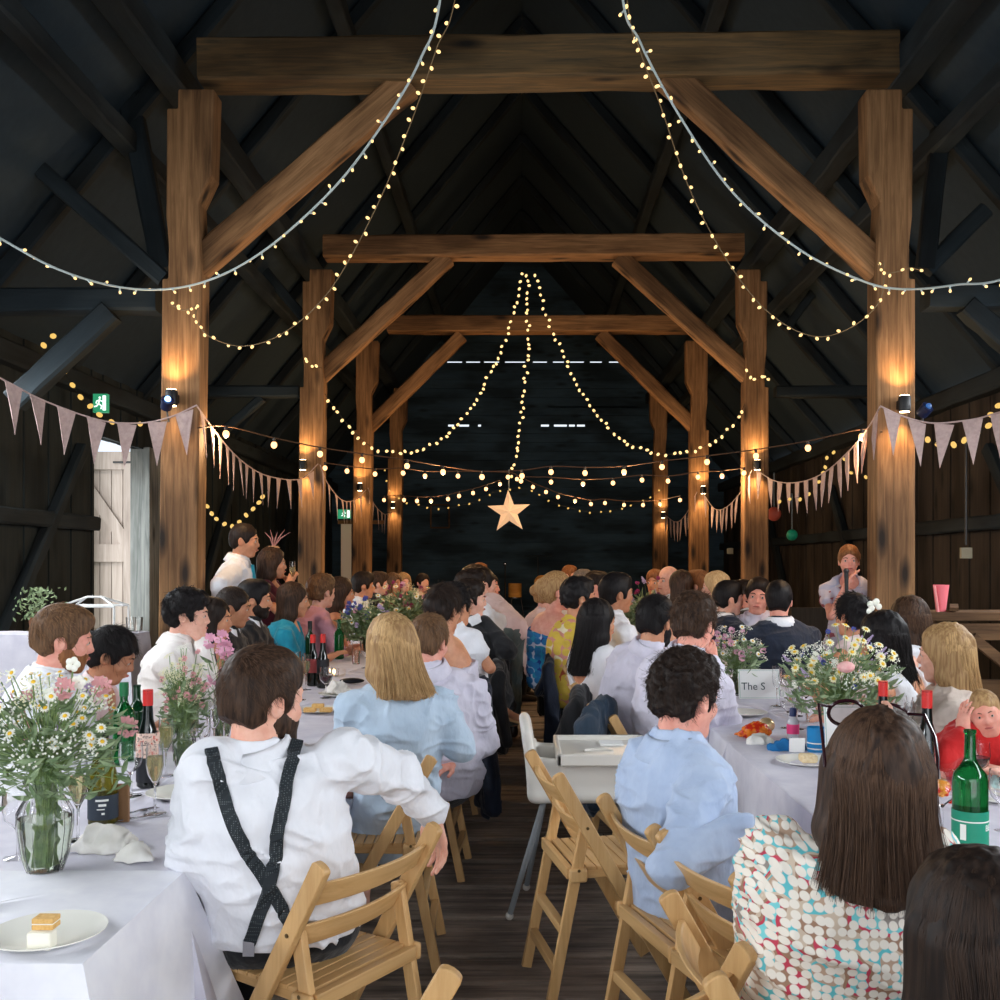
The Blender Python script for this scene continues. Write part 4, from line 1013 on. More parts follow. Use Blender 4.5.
# ================================================================ CHAIRS
def make_chair():
    t = empty('folding_chair', (0,0,0)); W2 = .215
    m0, m2 = W_PINE[1], W_PINE[2]
    def stick(name, p, q, w, th, m=W_PINE[2], up=(1,0,0), cap=True):
        """rounded-ended flat bar; w along 'in plane' direction, th along x"""
        p, q = Vector(p), Vector(q); d = (q-p).normalized(); x = Vector((1,0,0)); pr = d.cross(x).normalized()
        pts = [p-pr*w/2, q-pr*w/2]
        for k in range(1,6): a = PI*k/6; pts.append(q-pr*w/2*math.cos(a)+d*w*.22*math.sin(a))
        pts += [q+pr*w/2, p+pr*w/2]
        n = len(pts); vs = [v-x*th/2 for v in pts]+[v+x*th/2 for v in pts]
        mm = M().add(vs, [tuple(range(n))[::-1], tuple(range(n,2*n))]+[(i,(i+1)%n,(i+1)%n+n,i+n) for i in range(n)])
        o = mm.build(name, m, t, world=False, bevel=.003); return o
    rail = lambda z: -.205+(.80-z)/.80*.46
    rr = lambda z: -.095-.125*(.62-z)/.62
    for sx in (-1,1):
        s_ = stick('back_upright', (sx*W2, rail(0), 0), (sx*W2, rail(.79), .79), .046, .024)
        sc_ = M()
        for z in (.625,.45): sc_.lathe([(0,0),(.006,0),(.006,.002),(0,.003)], 8)
        o = M(); 
        for z in (.615,):
            o.tube([(sx*(W2+.0125), rail(z), z),(sx*(W2+.0145), rail(z), z)], .0055, 8)
        o.tube([(sx*(W2-.0005), rr(.47)-.0, .47),(sx*(W2+.0005), rr(.47), .47)], .0055, 8)
        o.build('screw', mat('brass_screw', S(110,90,60), .35, metal=.8), s_, world=False)
        stick('rear_leg', (sx*(W2-.028), rr(0), 0), (sx*(W2-.028), rr(.63), .63), .036, .022)
        o = M().box((sx*(W2-.012)-.011, rr(.45)-.028, .428),(sx*(W2-.012)+.011, rr(.45)+.035, .475)); o.build('seat_bracket', m2, t, world=False, bevel=.008)
        stick('seat_rail', (sx*(W2-.05), -.14, .447), (sx*(W2-.05), .235, .457), .036, .02, m=m0)
    # curved back slats
    for z0, hh in ((.715,.062),(.60,.062)):
        mm = M(); n = 10; vs = []
        for i in range(n+1):
            u = i/n*2-1; x = u*(W2-.01); y = rail(z0)-.035*(1-u*u)
            dy = (rail(z0+hh/2)-rail(z0-hh/2))/2
            for (ddy, zz) in ((-.007,-1),(.007,-1),(.007,1),(-.007,1)): vs.append((x, y+ddy+dy*zz, z0+zz*hh/2))
        fs = [(i*4+k, i*4+(k+1)%4, i*4+4+(k+1)%4, i*4+4+k) for i in range(n) for k in range(4)]+[(3,2,1,0),(n*4,n*4+1,n*4+2,n*4+3)]
        mm.add(vs, fs).build('back_slat', W_PINE[0], t, world=False, bevel=.003)
    # seat of slats in one frame, rounded front rail
    mm = M()
    for i in range(9):
        y = -.125+.036*i; mm.box((-.185,y,.462),(.185,y+.031,.473))
    mm.build('seat', W_PINE[0], t, world=False, smooth=False, bevel=.002)
    M().tube([(-.19,.235,.452),(.19,.235,.452)], .021, 12).build('front_rail', W_PINE[0], t, world=False)
    M().box((-.185,-.16,.435),(.185,-.135,.472)).build('rear_seat_rail', W_PINE[0], t, world=False, smooth=False, bevel=.003)
    for z in (.13,.26): M().box((-(W2-.03),rr(z)-.014,z-.016),((W2-.03),rr(z)+.014,z+.016)).build('stretcher', W_PINE[0], t, world=False, smooth=False, bevel=.003)
    M().box((-(W2-.01),rail(.2)-.011,.185),((W2-.01),rail(.2)+.011,.215)).build('stretcher', W_PINE[0], t, world=False, smooth=False, bevel=.003)
    return t
chair0 = make_chair(); first = [True]
def chair(x, y, face, label, group=None):
    rz = -math.radians(face); 
    if first[0]: first[0] = False; chair0.location = (x,y,0); chair0.rotation_euler = (0,0,rz); props(chair0, label, 'chair', group); return chair0
    return dup(chair0, (x,y,0), rz, label=label, cat='chair', group=group)
def chair_by_back(p0, p1, face_hint, label, group=None):
    """from the pixels of the two upright tops"""
    z = .79; q = []
    for p in (p0, p1): Y = (H-z)*F/(p[1]-VY); q.append(Vector(((p[0]-VX)/F*Y, Y, 0)))
    c = (q[0]+q[1])/2; d = (q[1]-q[0]).normalized(); f_ = Vector((d.y, -d.x, 0))
    if f_.dot(Vector((math.sin(math.radians(face_hint)), math.cos(math.radians(face_hint)), 0))) < 0: f_ = -f_
    a = math.degrees(math.atan2(f_.x, f_.y)); c = c+f_*.2
    return chair(c.x, c.y, a, label, group)
G = 'folding wooden chairs'
chair(.27, 3.60, 78, 'empty folding chair beside the white high chair')
chair(.50, 2.90, 73, 'folding chair of the man in the pale blue shirt')
chair_by_back((664,836),(722,868), 80, 'folding chair just behind the elbow of the pale blue shirt')
chair(.52, 1.93, 88, 'folding chair under the woman in the spotted blouse')
chair_by_back((640,990),(687,973), 0, 'folding chair at the bottom edge left of the spotted blouse')
chair(-.52, 2.63, 303, 'folding chair under the man in braces')
chair_by_back((455,963),(395,1130), 290, 'folding chair corner at the bottom edge in front of the aisle')
chair(-.54, 3.87, 268, 'folding chair under the woman with straight fair hair')
chair(-.50, 4.93, 272, 'folding chair under the man in the lilac shirt')
chair(-.50, 6.2, 270, 'folding chair under the woman in the white top')
chair(-.50, 7.3, 270, 'folding chair behind the dark hanging skirt on the left of the aisle')
chair(-.50, 8.9, 268, 'folding chair under the bearded man on the left of the aisle')
chair(.50, 6.15, 88, 'folding chair of the black haired woman with the halter top')
chair(.50, 7.2, 90, 'folding chair under the woman in the yellow flowered dress')
chair(.46, 8.0, 85, 'folding chair under the blonde woman in the blue flowered dress')
chair(.58, 4.9, 80, 'folding chair with the blue jacket over its back')
chair(1.98, 3.95, 262, 'folding chair behind the baby in red')
# ================================================================ HIGH CHAIR
WPL = mat('white_plastic', S(226,222,214), .35, .5); GREYM = mat('grey_tube', S(150,156,160), .35, metal=.1)
hc = empty('high_chair', (.27,4.25,0), label='white plastic high chair with tray and grey tube legs in the aisle', cat='high chair')
g = SDF((-.15,3.85,.4),(.75,4.7,1.0),.009)
zs = .58; cx, cy = .28, 4.27
tl = .735
for (a, c) in (((.02,4.10,.64),(.02,4.42,.64)),): pass
g.cone((.06,4.12,.62),(.06,4.42,.62),.03,.03,.02); 
for y in np.linspace(4.10,4.44,16): g.cone((.055,y,.56),(.005+.10*abs(y-4.27),y,.80+.05*math.cos((y-4.27)/.17*1.4)),.02,.014,.03)
for x in np.linspace(.05,.42,14): g.cone((x,4.10,.55),(x,4.44,.55),.022,.022,.03)
for y in (4.10,4.44):
    for x in np.linspace(.05,.42,18): g.cone((x,y,.55),(x,y,.70-(x-.05)*.05),.014,.013,.02)
vs, fs = g.mesh(); mesh_obj('seat_shell', vs, fs, WPL, hc)
M().tube([(.05,4.08,.715),(.02,4.27,.722),(.05,4.46,.715)],.016,8).build('shell_rim', WPL, hc)
# tray: rimmed rectangle with wells
tx0, tx1, ty0, ty1, tz = .14, .54, 4.02, 4.50, .725
tr = M().box((tx0,ty0,tz-.02),(tx1,ty1,tz-.008))
for a, c in (((tx0,ty0),(tx1,ty0+.022)),((tx0,ty1-.022),(tx1,ty1)),((tx0,ty0),(tx0+.022,ty1)),((tx1-.022,ty0),(tx1,ty1))): tr.box((a[0],a[1],tz-.035),(c[0],c[1],tz+.012))
to = tr.build('tray', WPL, hc, smooth=False, bevel=.006)
M().box((tx0+.07,ty0+.05,tz-.01),(tx1-.12,ty0+.085,tz+.006)).build('tray_ridge', WPL, to, smooth=False, bevel=.004)
M().tube([(tx0+.18+.06*math.cos(a),ty0+.17+.05*math.sin(a),tz-.006) for a in np.linspace(0,2*PI,20)],.006,6,False).build('cup_well', WPL, to)
M().box((tx0+.2,ty0+.3,tz-.006),(tx0+.3,ty0+.4,tz+.001)).build('tray_paper', mat('paper', S(240,240,238), .8), to, smooth=False)
for (x0,y0,x1,y1) in ((.10,4.12,P(510,905,4.40).x,4.22),(.12,4.42,.02,4.60),(.40,4.12,.52,4.0),(.40,4.42,.55,4.56)):
    l = M().tube([(x0,y0,.56),(x1,y1,.02)],.0125,10).build('leg', GREYM, hc); M().ball((x1,y1,.02),.018,7).build('foot_cap', WPL, l)
# ================================================================ TABLEWARE
GLASS = mat('clear_glass', (1,1,1,1), .03, .5, trans=1, ior=1.38)
GREENG = mat('green_glass', S(30,130,62), .04, .5, trans=.85, ior=1.45)
DKGREEN = mat('dark_green_glass', S(16,62,34), .05, .6, trans=.5, ior=1.45)
OLIVEG = mat('olive_glass', S(120,112,20), .05, .6, trans=.8, ior=1.4)
BLACKG = mat('black_glass', S(14,20,18), .06, .7)
CERAM = mat('white_ceramic', S(240,238,230), .2, .6); CHROME = mat('cutlery_steel', S(170,170,175), .2, metal=1)
WINEY = mat('sparkling_wine', S(226,214,160), .05, .5, trans=.8, ior=1.33); REDW = mat('red_wine', S(60,8,18), .1, .6)
PAPER = mat('paper', S(240,240,238), .8); NAP = varied('napkin_cloth', S(226,222,214), S(244,241,236), (12,12,12), .9, .4, (30,30,30), .006)
protos = {}
def proto(kind, make):
    def f(loc, label, group=None, rz=0, **k):
        if kind not in protos:
            t = empty(kind, (0,0,0)); make(t); protos[kind] = t; t.location = loc; t.rotation_euler = (0,0,rz); return props(t, label, k.get('cat', kind.split('_')[-1]), group)
        return dup(protos[kind], loc, rz, label=label, cat=k.get('cat', kind.split('_')[-1]), group=group)
    return f
B = lambda prof, name, m, t, n=20: M().lathe(prof, n).build(name, m, t, world=False)
def mk_flute(t):
    B([(.0,0),(.032,0),(.033,.002),(.006,.006),(.0035,.012),(.0035,.085),(.008,.095),(.021,.12),(.026,.15),(.024,.215),(.0232,.215),(.025,.15),(.020,.122),(.007,.098),(.0,.096)], 'glass_bowl', GLASS, t)
    B([(0,.099),(.0065,.1),(.0195,.123),(.0242,.15),(.024,.175),(0,.175)], 'wine', WINEY, t)
flute = proto('champagne_flute', mk_flute)
def mk_eflute(t): B([(.0,0),(.032,0),(.033,.002),(.006,.006),(.0035,.012),(.0035,.085),(.008,.095),(.021,.12),(.026,.15),(.024,.215),(.0232,.215),(.025,.15),(.020,.122),(.007,.098),(.0,.096)], 'glass_bowl', GLASS, t)
eflute = proto('empty_flute', mk_eflute)
def mk_wg(t): B([(0,0),(.034,0),(.035,.002),(.006,.007),(.004,.014),(.004,.07),(.01,.078),(.032,.1),(.039,.13),(.036,.175),(.0345,.175),(.0375,.13),(.03,.102),(.008,.081),(0,.08)], 'glass_bowl', GLASS, t)
wineglass = proto('wine_glass', mk_wg)
def mk_rg(t): mk_wg(t); B([(0,.083),(.009,.084),(.0295,.104),(.036,.125),(0,.125)], 'red_wine', REDW, t)
redglass = proto('red_wine_glass', mk_rg)
def mk_tum(t): B([(0,0),(.026,0),(.028,.004),(.034,.1),(.0325,.1),(.026,.008),(0,.008)], 'glass_body', GLASS, t)
tumbler = proto('water_tumbler', mk_tum)
def mk_plate(t): B([(0,.004),(.055,.004),(.075,.008),(.108,.017),(.112,.0185),(.112,.016),(.078,.003),(.06,0),(0,0)], 'plate_body', CERAM, t, 40)
plate = proto('dinner_plate', mk_plate)
def bottle(loc, label, m, h=.30, r=.037, capm=None, lab=None, labz=(.06,.16), shape='bordeaux', group=None, liquid=None, name='wine_bottle', text=None, band=None, s=1):
    t = empty(name, loc, label=label, cat='bottle', group=group); sh_ = .62 if shape == 'bordeaux' else .5
    if shape == 'bordeaux': pr = [(0,.012*h),(r*.7,.0),(r,.02*h),(r,h*.6),(r*.92,h*.66),(r*.5,h*.73),(.0145,h*.78),(.0135,h*.97),(.0155,h*.975),(.0155,h),(.011,h),(.0,h*.998)]
    else: pr = [(0,.012*h),(r*.8,0),(r,.02*h),(r,h*.42),(r*.93,h*.5),(r*.72,h*.6),(r*.48,h*.7),(.016,h*.8),(.0135,h*.95),(.0165,h*.96),(.0165,h),(.012,h),(0,h*.998)]
    b_ = M().lathe(pr, 24).build('bottle_body', m, t, world=False)
    if lab is not None:
        z0, z1 = labz; k = M().lathe([(r+.0006,z0*h/.3),(r+.0012,z0*h/.3),(r+.0012,z1*h/.3),(r+.0006,z1*h/.3)], 28).build('bottle_label', lab, t, world=False)
        if band is not None: M().lathe([(r+.0014,band[0]*h/.3),(r+.0018,band[0]*h/.3),(r+.0018,band[1]*h/.3),(r+.0014,band[1]*h/.3)], 28).build('label_band', band[2], k, world=False)
        if text: text_on_cyl(text, r+.0022, ((z0+z1)/2)*h/.3, text_size.get(text,.012), mat('label_ink', S(235,235,230), .6), k)
    if capm is not None: M().lathe([(.0145,h*.84),(.0165,h*.84),(.0168,h*.985),(.0165,h*1.004),(0,h*1.004)], 16).build('bottle_foil', capm, t, world=False)
    return t
text_size = {}
def text_mesh(name, body, size, m, parent, loc, R, align='CENTER', extr=.0004):
    cu = bpy.data.curves.new(name, 'FONT'); cu.body = body; cu.size = size; cu.align_x = align; cu.align_y = 'CENTER'; cu.extrude = extr; cu.resolution_u = 3
    o = bpy.data.objects.new(name, cu); COL.objects.link(o); dg = bpy.context.evaluated_depsgraph_get(); dg.update(); me = bpy.data.meshes.new_from_object(o.evaluated_get(dg))
    bpy.data.objects.remove(o); 
    q = bpy.data.objects.new(name, me); me.materials.clear(); me.materials.append(m); link(q, parent); q.matrix_basis = Matrix.Translation(loc) @ R.to_4x4(); return q
def text_on_cyl(body, r, z, size, m, parent):
    q = text_mesh('label_lettering', body, size, m, parent, (0,0,0), Matrix.Identity(3))
    for v in q.data.vertices:
        x, y, d = v.co; a = x/r-PI/2+ .1; v.co = (math.cos(a)*(r+d), math.sin(a)*(r+d), z+y)
zt = .746
def T(px, py, z=zt):     # a point of the table top seen at this pixel
    Y = (H-z)*F/(py-VY); return Vector(((px-VX)/F*Y, Y, z))
redfoil = mat('red_foil', S(206,44,40), .4); blackfoil = mat('black_foil', S(20,20,24), .4); greenfoil = mat('green_foil', S(24,110,64), .4)
patlab = print_cloth('patterned_label', S(236,206,190), [S(206,84,70), S(236,206,190), S(60,40,44)], 160, .35)
# left row, near
bottle(T(148,787), 'black wine bottle with red foil top and patterned label on the left table', BLACKG, .33, .037, redfoil, patlab, (.095,.17), 'burgundy', band=(.02,.09,mat('label_black', S(22,24,30), .5)))
bottle(T(103,824), 'olive green wine bottle with a dark label beside the daisies', OLIVEG, .30, .041, blackfoil, mat('label_slate', S(38,48,60), .6), (.02,.09), 'burgundy')
ol = [o for o in bpy.data.objects if o.get('label','').startswith('olive green wine')][0]; ol = [o for o in ol.children if o.name.startswith('bottle_label')][0]
for a0_, a1_, z0_, z1_ in ((-.1,.75,.074,.080),(.1,.6,.060,.067),(.0,.5,.050,.053),(.3,.5,.036,.042)):
    an = np.linspace(-PI/2+a0_, -PI/2+a1_, 6); M().add([(math.cos(a)*.0428, math.sin(a)*.0428, z) for z in (z0_,z1_) for a in an], [(i,i+1,i+7,i+6) for i in range(5)]).build('label_marks', mat('label_ink', S(235,235,230), .6), ol, world=False)
bottle(T(124,765), 'green glass water bottle behind the daisies', GREENG, .31, .04, greenfoil)
bottle(T(137,752), 'second green glass bottle half hidden behind the daisies', DKGREEN, .27, .04, None)
flute(T(155,814), 'champagne flute nearest the daisies, filled with pale wine')
flute(T(191,764), 'champagne flute beside the slim vase, filled with pale wine')
flute(T(166,776), 'champagne flute just behind the red topped bottle')
wineglass(T(131,796), 'empty wine glass between the olive and the black bottle')
for k, (a, b_) in enumerate(((204,768),(214,752),(224,745),(209,740))): eflute(T(a,b_), ['empty flute close by the shoulder in braces','empty flute second from the braces shoulder','empty flute by the pink blooms','empty flute furthest back of the four near the pink blooms'][k])
wineglass(T(18,858), 'wine glass standing left of the ribbed vase')
flute(T(78,840), 'pale wine flute right behind the ribbed vase')
plate(T(48,938,.753), 'white side plate with the slice of cake at the near left corner'); protos['dinner_plate'].scale = (1,1,1)
t_ = T(42,948,.758); ck = empty('cake_slice', t_+V(0,0,.0), label='upright square of iced sponge cake on the near left plate', cat='cake')
sp = varied('sponge', S(214,166,96), S(232,190,122), (120,120,120), .9, .4); ic = mat('icing', S(246,242,226), .55)
M().box(t_+V(-.023,-.016,.0),t_+V(.023,.016,.034)).build('icing_front', ic, ck, smooth=False, bevel=.003)
for k in range(2): M().box(t_+V(-.021,.0+.0,.034+.012*k),t_+V(.021,.034,.044+.012*k)).build('sponge_layer', sp, ck, smooth=False, bevel=.002)
M().box(t_+V(-.020,.001,.044),t_+V(.020,.033,.046)).build('cream_layer', ic, ck, smooth=False)
def napkin(c, sx, sy, sz, label, seed, m=None, name='napkin'):
    g = SDF(Vector(c)-V(sx+.06,sy+.06,.03), Vector(c)+V(sx+.06,sy+.06,sz+.05), .0055); rr = random.Random(seed)
    for i in range(6):
        a = rr.uniform(0,PI); q = Vector(c)+V(rr.uniform(-.4,.4)*sx, rr.uniform(-.4,.4)*sy, 0); d = V(math.cos(a)*sx*.7, math.sin(a)*sy*.7, 0)
        g.cone(q-d+V(0,0,.006), q+V(0,0,sz*rr.uniform(.5,.9)), .008, .014, .02); g.cone(q+V(0,0,sz*.6), q+d+V(0,0,.006), .014, .007, .02)
    g.ell(Vector(c), (sx*.8,sy*.8,sz*.7), None, .02); g.plane(Vector(c)+V(0,0,.001), (0,0,-1))
    vs, fs = g.mesh(); n = vnormals(vs, fs); vs = vs+n*(((1-abs(vnoise(vs*[30,17,10]+vnoise(vs*14)[:,None]*1.2+seed)))**4*.016-.004)[:,None]); vs[:,2] = np.maximum(vs[:,2], c[2]+.001)
    o = mesh_obj(name, vs, fs, m or NAP); return props(o, label, 'napkin')
napkin(T(106,850), .095, .06, .055, 'crumpled white cloth napkin beside the ribbed vase', 4)
napkin(T(134,861), .045, .025, .018, 'tail corner of white napkin lying toward the aisle', 6)
def cutlery(p, ang, label, fork=False):
    d = V(math.cos(ang), math.sin(ang), 0); t = empty('fork' if fork else 'knife', p, label=label, cat='cutlery'); e = V(-d.y,d.x,0)
    a, b_ = p-d*.09+V(0,0,.006), p+d*.05+V(0,0,.006); M().bar(a, b_, .009, .004).build('handle', CHROME, t, bevel=.001)
    if fork:
        M().bar(b_, b_+d*.02, .022, .003).build('fork_head', CHROME, t)
        for k in range(4): M().bar(b_+d*.02+e*(.0075*(k-1.5)), b_+d*.06+e*(.0075*(k-1.5)), .003, .002).build('tine', CHROME, t)
    else: M().bar(b_, b_+d*.08, .016, .0015).build('blade', CHROME, t, bevel=.0005)
cutlery(T(124,816), .9, 'silver fork beside the olive bottle', True); cutlery(T(121,822), .7, 'silver knife beside the olive bottle')
M().box(T(118,822)-V(.03,.0,0), T(118,822)+V(.03,.012,.11)).build('menu_holder', wood('kraft', S(130,96,66), S(160,120,84), S(100,70,50), axis=2, knots=False), smooth=False, label='small brown wooden block behind the olive bottle', cat='holder')
plate(T(182,796), 'small plate half hidden behind the braces shoulder')
# left row, middle
plate(T(318,712), 'plate with yellow cake crumbs in front of the fair haired woman'); plate(T(338,696), 'plate under the crumpled napkin by the bottles')
napkin(T(338,692,.76), .09, .09, .06, 'white napkin crumpled on the plate by the bottles', 9)
for dx, dy, k in ((-8,1,0),(8,1,1),(0,-3,2)): 
    q = T(318+dx,711+dy,.76); M().box(q-V(.03,.02,0), q+V(.03,.02,.022)).build('cake_piece', sp, smooth=False, bevel=.004, label=['left','right','rear'][k]+' piece of yellow cake on the plate by the fair haired woman', cat='cake')
q = T(352,683,.75); props(M().ball(q+V(0,0,.015), .05, 10, (1.6,.7,.35)).build('glasses_case', mat('case_black', S(18,20,26), .4)), 'black spectacle case on the left table', 'case')
bottle(T(313,686), 'dark wine bottle with red top, left of the pair by the teal dress', BLACKG, .32, .037, redfoil, mat('label_maroon', S(150,60,60), .6), (.08,.16), 'burgundy')
bottle(T(323,688), 'dark wine bottle with red top, right of the pair by the teal dress', BLACKG, .33, .037, redfoil, mat('label_black', S(22,24,30), .5), (.08,.16), 'burgundy')
bottle(T(339,659), 'green glass bottle in front of the far left guests', GREENG, .32, .04, None); bottle(T(310,665), 'slim dark green bottle behind the red topped pair', DKGREEN, .33, .036, blackfoil)
for k, (a, b_, n_) in enumerate(((300,700,'left'),(306,690,'middle'),(297,686,'rear'))): flute(T(a,b_), n_+' flute of three standing beyond the bearded man in braces')
redglass(T(326,698), 'glass of red wine beside the dark bottles')
q = T(334,676); cd = empty('tea_light', q, label='small lit tea light in a glass on the left table', cat='candle'); M().lathe([(0,0),(.03,0),(.035,.05),(.033,.05),(.028,.004),(0,.004)],16).build('candle_glass', GLASS, cd, world=False)
M().ball((0,0,.03),.009,7,(1,1,1.8)).build('flame', emis('flame', (1,.6,.2,1), 14), cd, world=False)
for k, (a, b_) in enumerate(((356,664),(366,668),(349,655),(376,650),(360,645),(388,640),(372,637),(400,630))): (tumbler, wineglass, tumbler, eflute)[k%4](T(a,b_), ['tumbler nearest the spectacle case','wine glass next behind the spectacle case','tumbler close to the green bottle','flute beside the blonde head','tumbler under the far blooms','wine glass under the far pink blooms','tumbler far along the left table','flute farthest along the left table'][k])
# right row
bottle(T(970,858), 'large green glass bottle with teal label at the near right', GREENG, .33, .0435, None, mat('teal_label', S(22,140,110), .5), (.01,.115), 'bordeaux')
bt = [o for o in bpy.data.objects if o.get('label','').startswith('large green glass')][0]
lb = [o for o in bt.children if o.name.startswith('bottle_label')][0]
qt = text_mesh('label_lettering', 'BE', .022, mat('label_ink', S(235,235,230), .6), lb, (0,0,0), Matrix.Identity(3))
for v in qt.data.vertices: x,y,d = v.co; a = x/.046-PI/2+.75; v.co = (math.cos(a)*(.0450+d), math.sin(a)*(.0450+d), .085+y)
M().lathe([(.0447,.1),(.0455,.1),(.0455,.103),(.0447,.103)],28).build('label_line', mat('label_ink', S(235,235,230), .6), lb, world=False)
pn = M()
for k in range(3): a0 = -PI/2-.45; pn.v, pn.f = pn.v, pn.f
a0s = np.linspace(-PI/2-.95, -PI/2-.62, 5); vs = [(math.cos(a)*.0457, math.sin(a)*.0457, z) for z in (.055,.095) for a in a0s]; M().add(vs, [(i,i+1,i+6,i+5) for i in range(4)]).build('label_panel', mat('label_ink', S(235,235,230), .6), lb, world=False)
bottle(T(883,772), 'dark wine bottle with red foil right of the large bouquet', BLACKG, .33, .037, redfoil, mat('label_black', S(22,24,30), .5), (.03,.12), 'burgundy')
bottle(T(927,797), 'dark wine bottle with red foil beside the baby in red', BLACKG, .345, .038, redfoil, mat('label_grey', S(150,150,155), .5), (.03,.08), 'burgundy')
wineglass(T(942,832), 'large empty wine glass left of the green bottle')
eflute(T(927,812), 'flute in front of the dark bottle by the baby'); redglass(T(978,795), 'wine glass with a little red wine behind the green bottle'); wineglass(T(968,788), 'empty wine glass furthest back behind the green bottle'); wineglass(T(1003,832), 'wine glass at the right edge beside the green bottle')
for k, (a, b_) in enumerate(((788,728),(797,729),(792,705),(796,716),(806,712),(777,706),(812,722),(786,700))): (wineglass, eflute, tumbler, wineglass)[k%4](T(a,b_), ['wine glass just right of the white table card','flute standing next to the white card','tumbler in front of the white card','wine glass under the bouquet leaves','tumbler at the foot of the bouquet','flute behind the white card','tumbler nearest the standing menu card','wine glass farthest behind the pink bottle'][k])
for k, (a, b_) in enumerate(((905,742),(914,745),(898,735),(921,738))): wineglass(T(a,b_), ['first','second','third','fourth'][k]+' glass from the left in front of the lace top')
plate(T(806,764), 'plate with cake and card in front of the menu card'); plate(T(745,715), 'empty plate by the white table card'); plate(T(925,856), 'plate with yellow food at the shoulder of the spotted blouse'); plate(T(1000,800), 'plate at the right edge in front of the baby')
q = T(808,762,.762); M().box(q-V(.03,.03,0), q+V(.03,.03,.03)).build('cake_piece', varied('crumb', S(222,196,150), S(238,220,184), (80,80,80), .9, .5), smooth=False, bevel=.008, label='square of pale cake on the plate by the menu card', cat='cake')
q = T(797,752,.762); M().box(q-V(.03,.004,0), q+V(.03,.004,.055)).build('name_card', PAPER, smooth=False, label='small blank white card leaning on the cake plate', cat='card')
q = T(928,846,.765); 
for k in range(3): props(M().ball(q+V(.02*k-.02,.02*(k%2),.01), .018, 8, (1.1,1,.8)).build('potato', varied('egg_yellow', S(226,180,60), S(240,206,110), (60,60,60), .6)), ['left','middle','right'][k]+' lump of yellow food on the plate by the spotted blouse', 'food')
napkin(T(786,750), .09, .06, .03, 'bright blue crumpled napkin on the right table', 12, mat('blue_napkin', S(30,110,170), .9)); napkin(T(760,744), .05, .05, .02, 'crumpled white tissue beside the crisp packet', 13)
napkin(T(985,790), .07, .07, .03, 'pale aqua napkin by the baby', 14, mat('aqua_napkin', S(190,226,224), .9))
def packet(c, label, seed, col, col2, s_=1.0, rz=0):
    t = empty('crisp_packet', c, label=label, cat='packet'); g = SDF(Vector(c)-V(.12,.12,.03), Vector(c)+V(.12,.12,.12), .005)
    e = Matrix.Rotation(rz,3,'Z'); g.ell(c+V(0,0,.028), V(.06,.045,.03)*s_, e, .01); g.cone(c+e@V(-.08,0,.012)*s_, c+V(0,0,.03), .006, .03*s_, .02); g.cone(c+e@V(-.075,.04,.01)*s_, c+V(0,0,.02), .004, .02, .02); g.cone(c+e@V(-.075,-.04,.01)*s_, c+V(0,0,.02), .004, .02, .02)
    vs, fs = g.mesh(); n = vnormals(vs, fs); vs = vs+n*((abs(vnoise(vs*60+seed))*.008)[:,None]); mesh_obj('packet_body', vs, fs, varied('foil_'+str(seed), col, col2, (26,26,26), .25, .4, (60,60,60), .003, lo=.48, hi=.52), t)
    g = SDF(Vector(c)-V(.12,.12,.03), Vector(c)+V(.12,.12,.12), .005); g.ell(c+e@V(.045,0,.045)*s_, V(.032,.036,.03)*s_, e, .01); vs, fs = g.mesh(); mesh_obj('packet_opening', vs, fs, mat('foil_inside', S(222,196,150), .25, metal=.6), t)
packet(T(757,737), 'open red and orange crisp packet on the right table', 21, S(204,48,28), S(226,120,40), 1.1, .4); packet(T(940,800), 'orange and red crisp packet behind the large wine glass', 22, S(236,150,40), S(214,50,30), .85, 1.2)
q = T(793,738); bb = empty('small_bottle', q, label='small pink labelled bottle with a navy cap', cat='bottle'); M().lathe([(0,0),(.024,0),(.026,.01),(.026,.07),(.018,.085),(.013,.092),(.013,.1),(0,.1)],18).build('bottle_body', mat('cloudy_plastic', S(214,214,222), .2, trans=.3), bb, world=False)
M().lathe([(.0265,.02),(.0272,.02),(.0272,.062),(.0265,.062)],18).build('bottle_label', mat('pink_label', S(222,60,120), .5), bb, world=False); M().lathe([(0,.095),(.015,.095),(.016,.125),(.012,.132),(0,.132)],14).build('cap', mat('navy_cap', S(26,40,90), .4), bb, world=False)
q = T(817,752); cu_ = empty('blue_mug', q, label='bright blue mug with white stripes beside the menu card', cat='mug'); M().lathe([(0,0),(.036,0),(.04,.004),(.04,.1),(.037,.1),(.037,.008),(0,.008)],22).build('mug_body', mat('mug_blue', S(30,130,190), .3), cu_, world=False)
for k in range(2): M().lathe([(.0404,.015+.022*k),(.0409,.015+.022*k),(.0409,.02+.022*k),(.0404,.02+.022*k)],22).build('mug_stripe', CERAM, cu_, world=False)
M().tube([(.038,0,.08),(.062,0,.075),(.066,0,.05),(.058,0,.028),(.038,0,.022)],.005,8).build('mug_handle', CERAM, cu_, world=False)
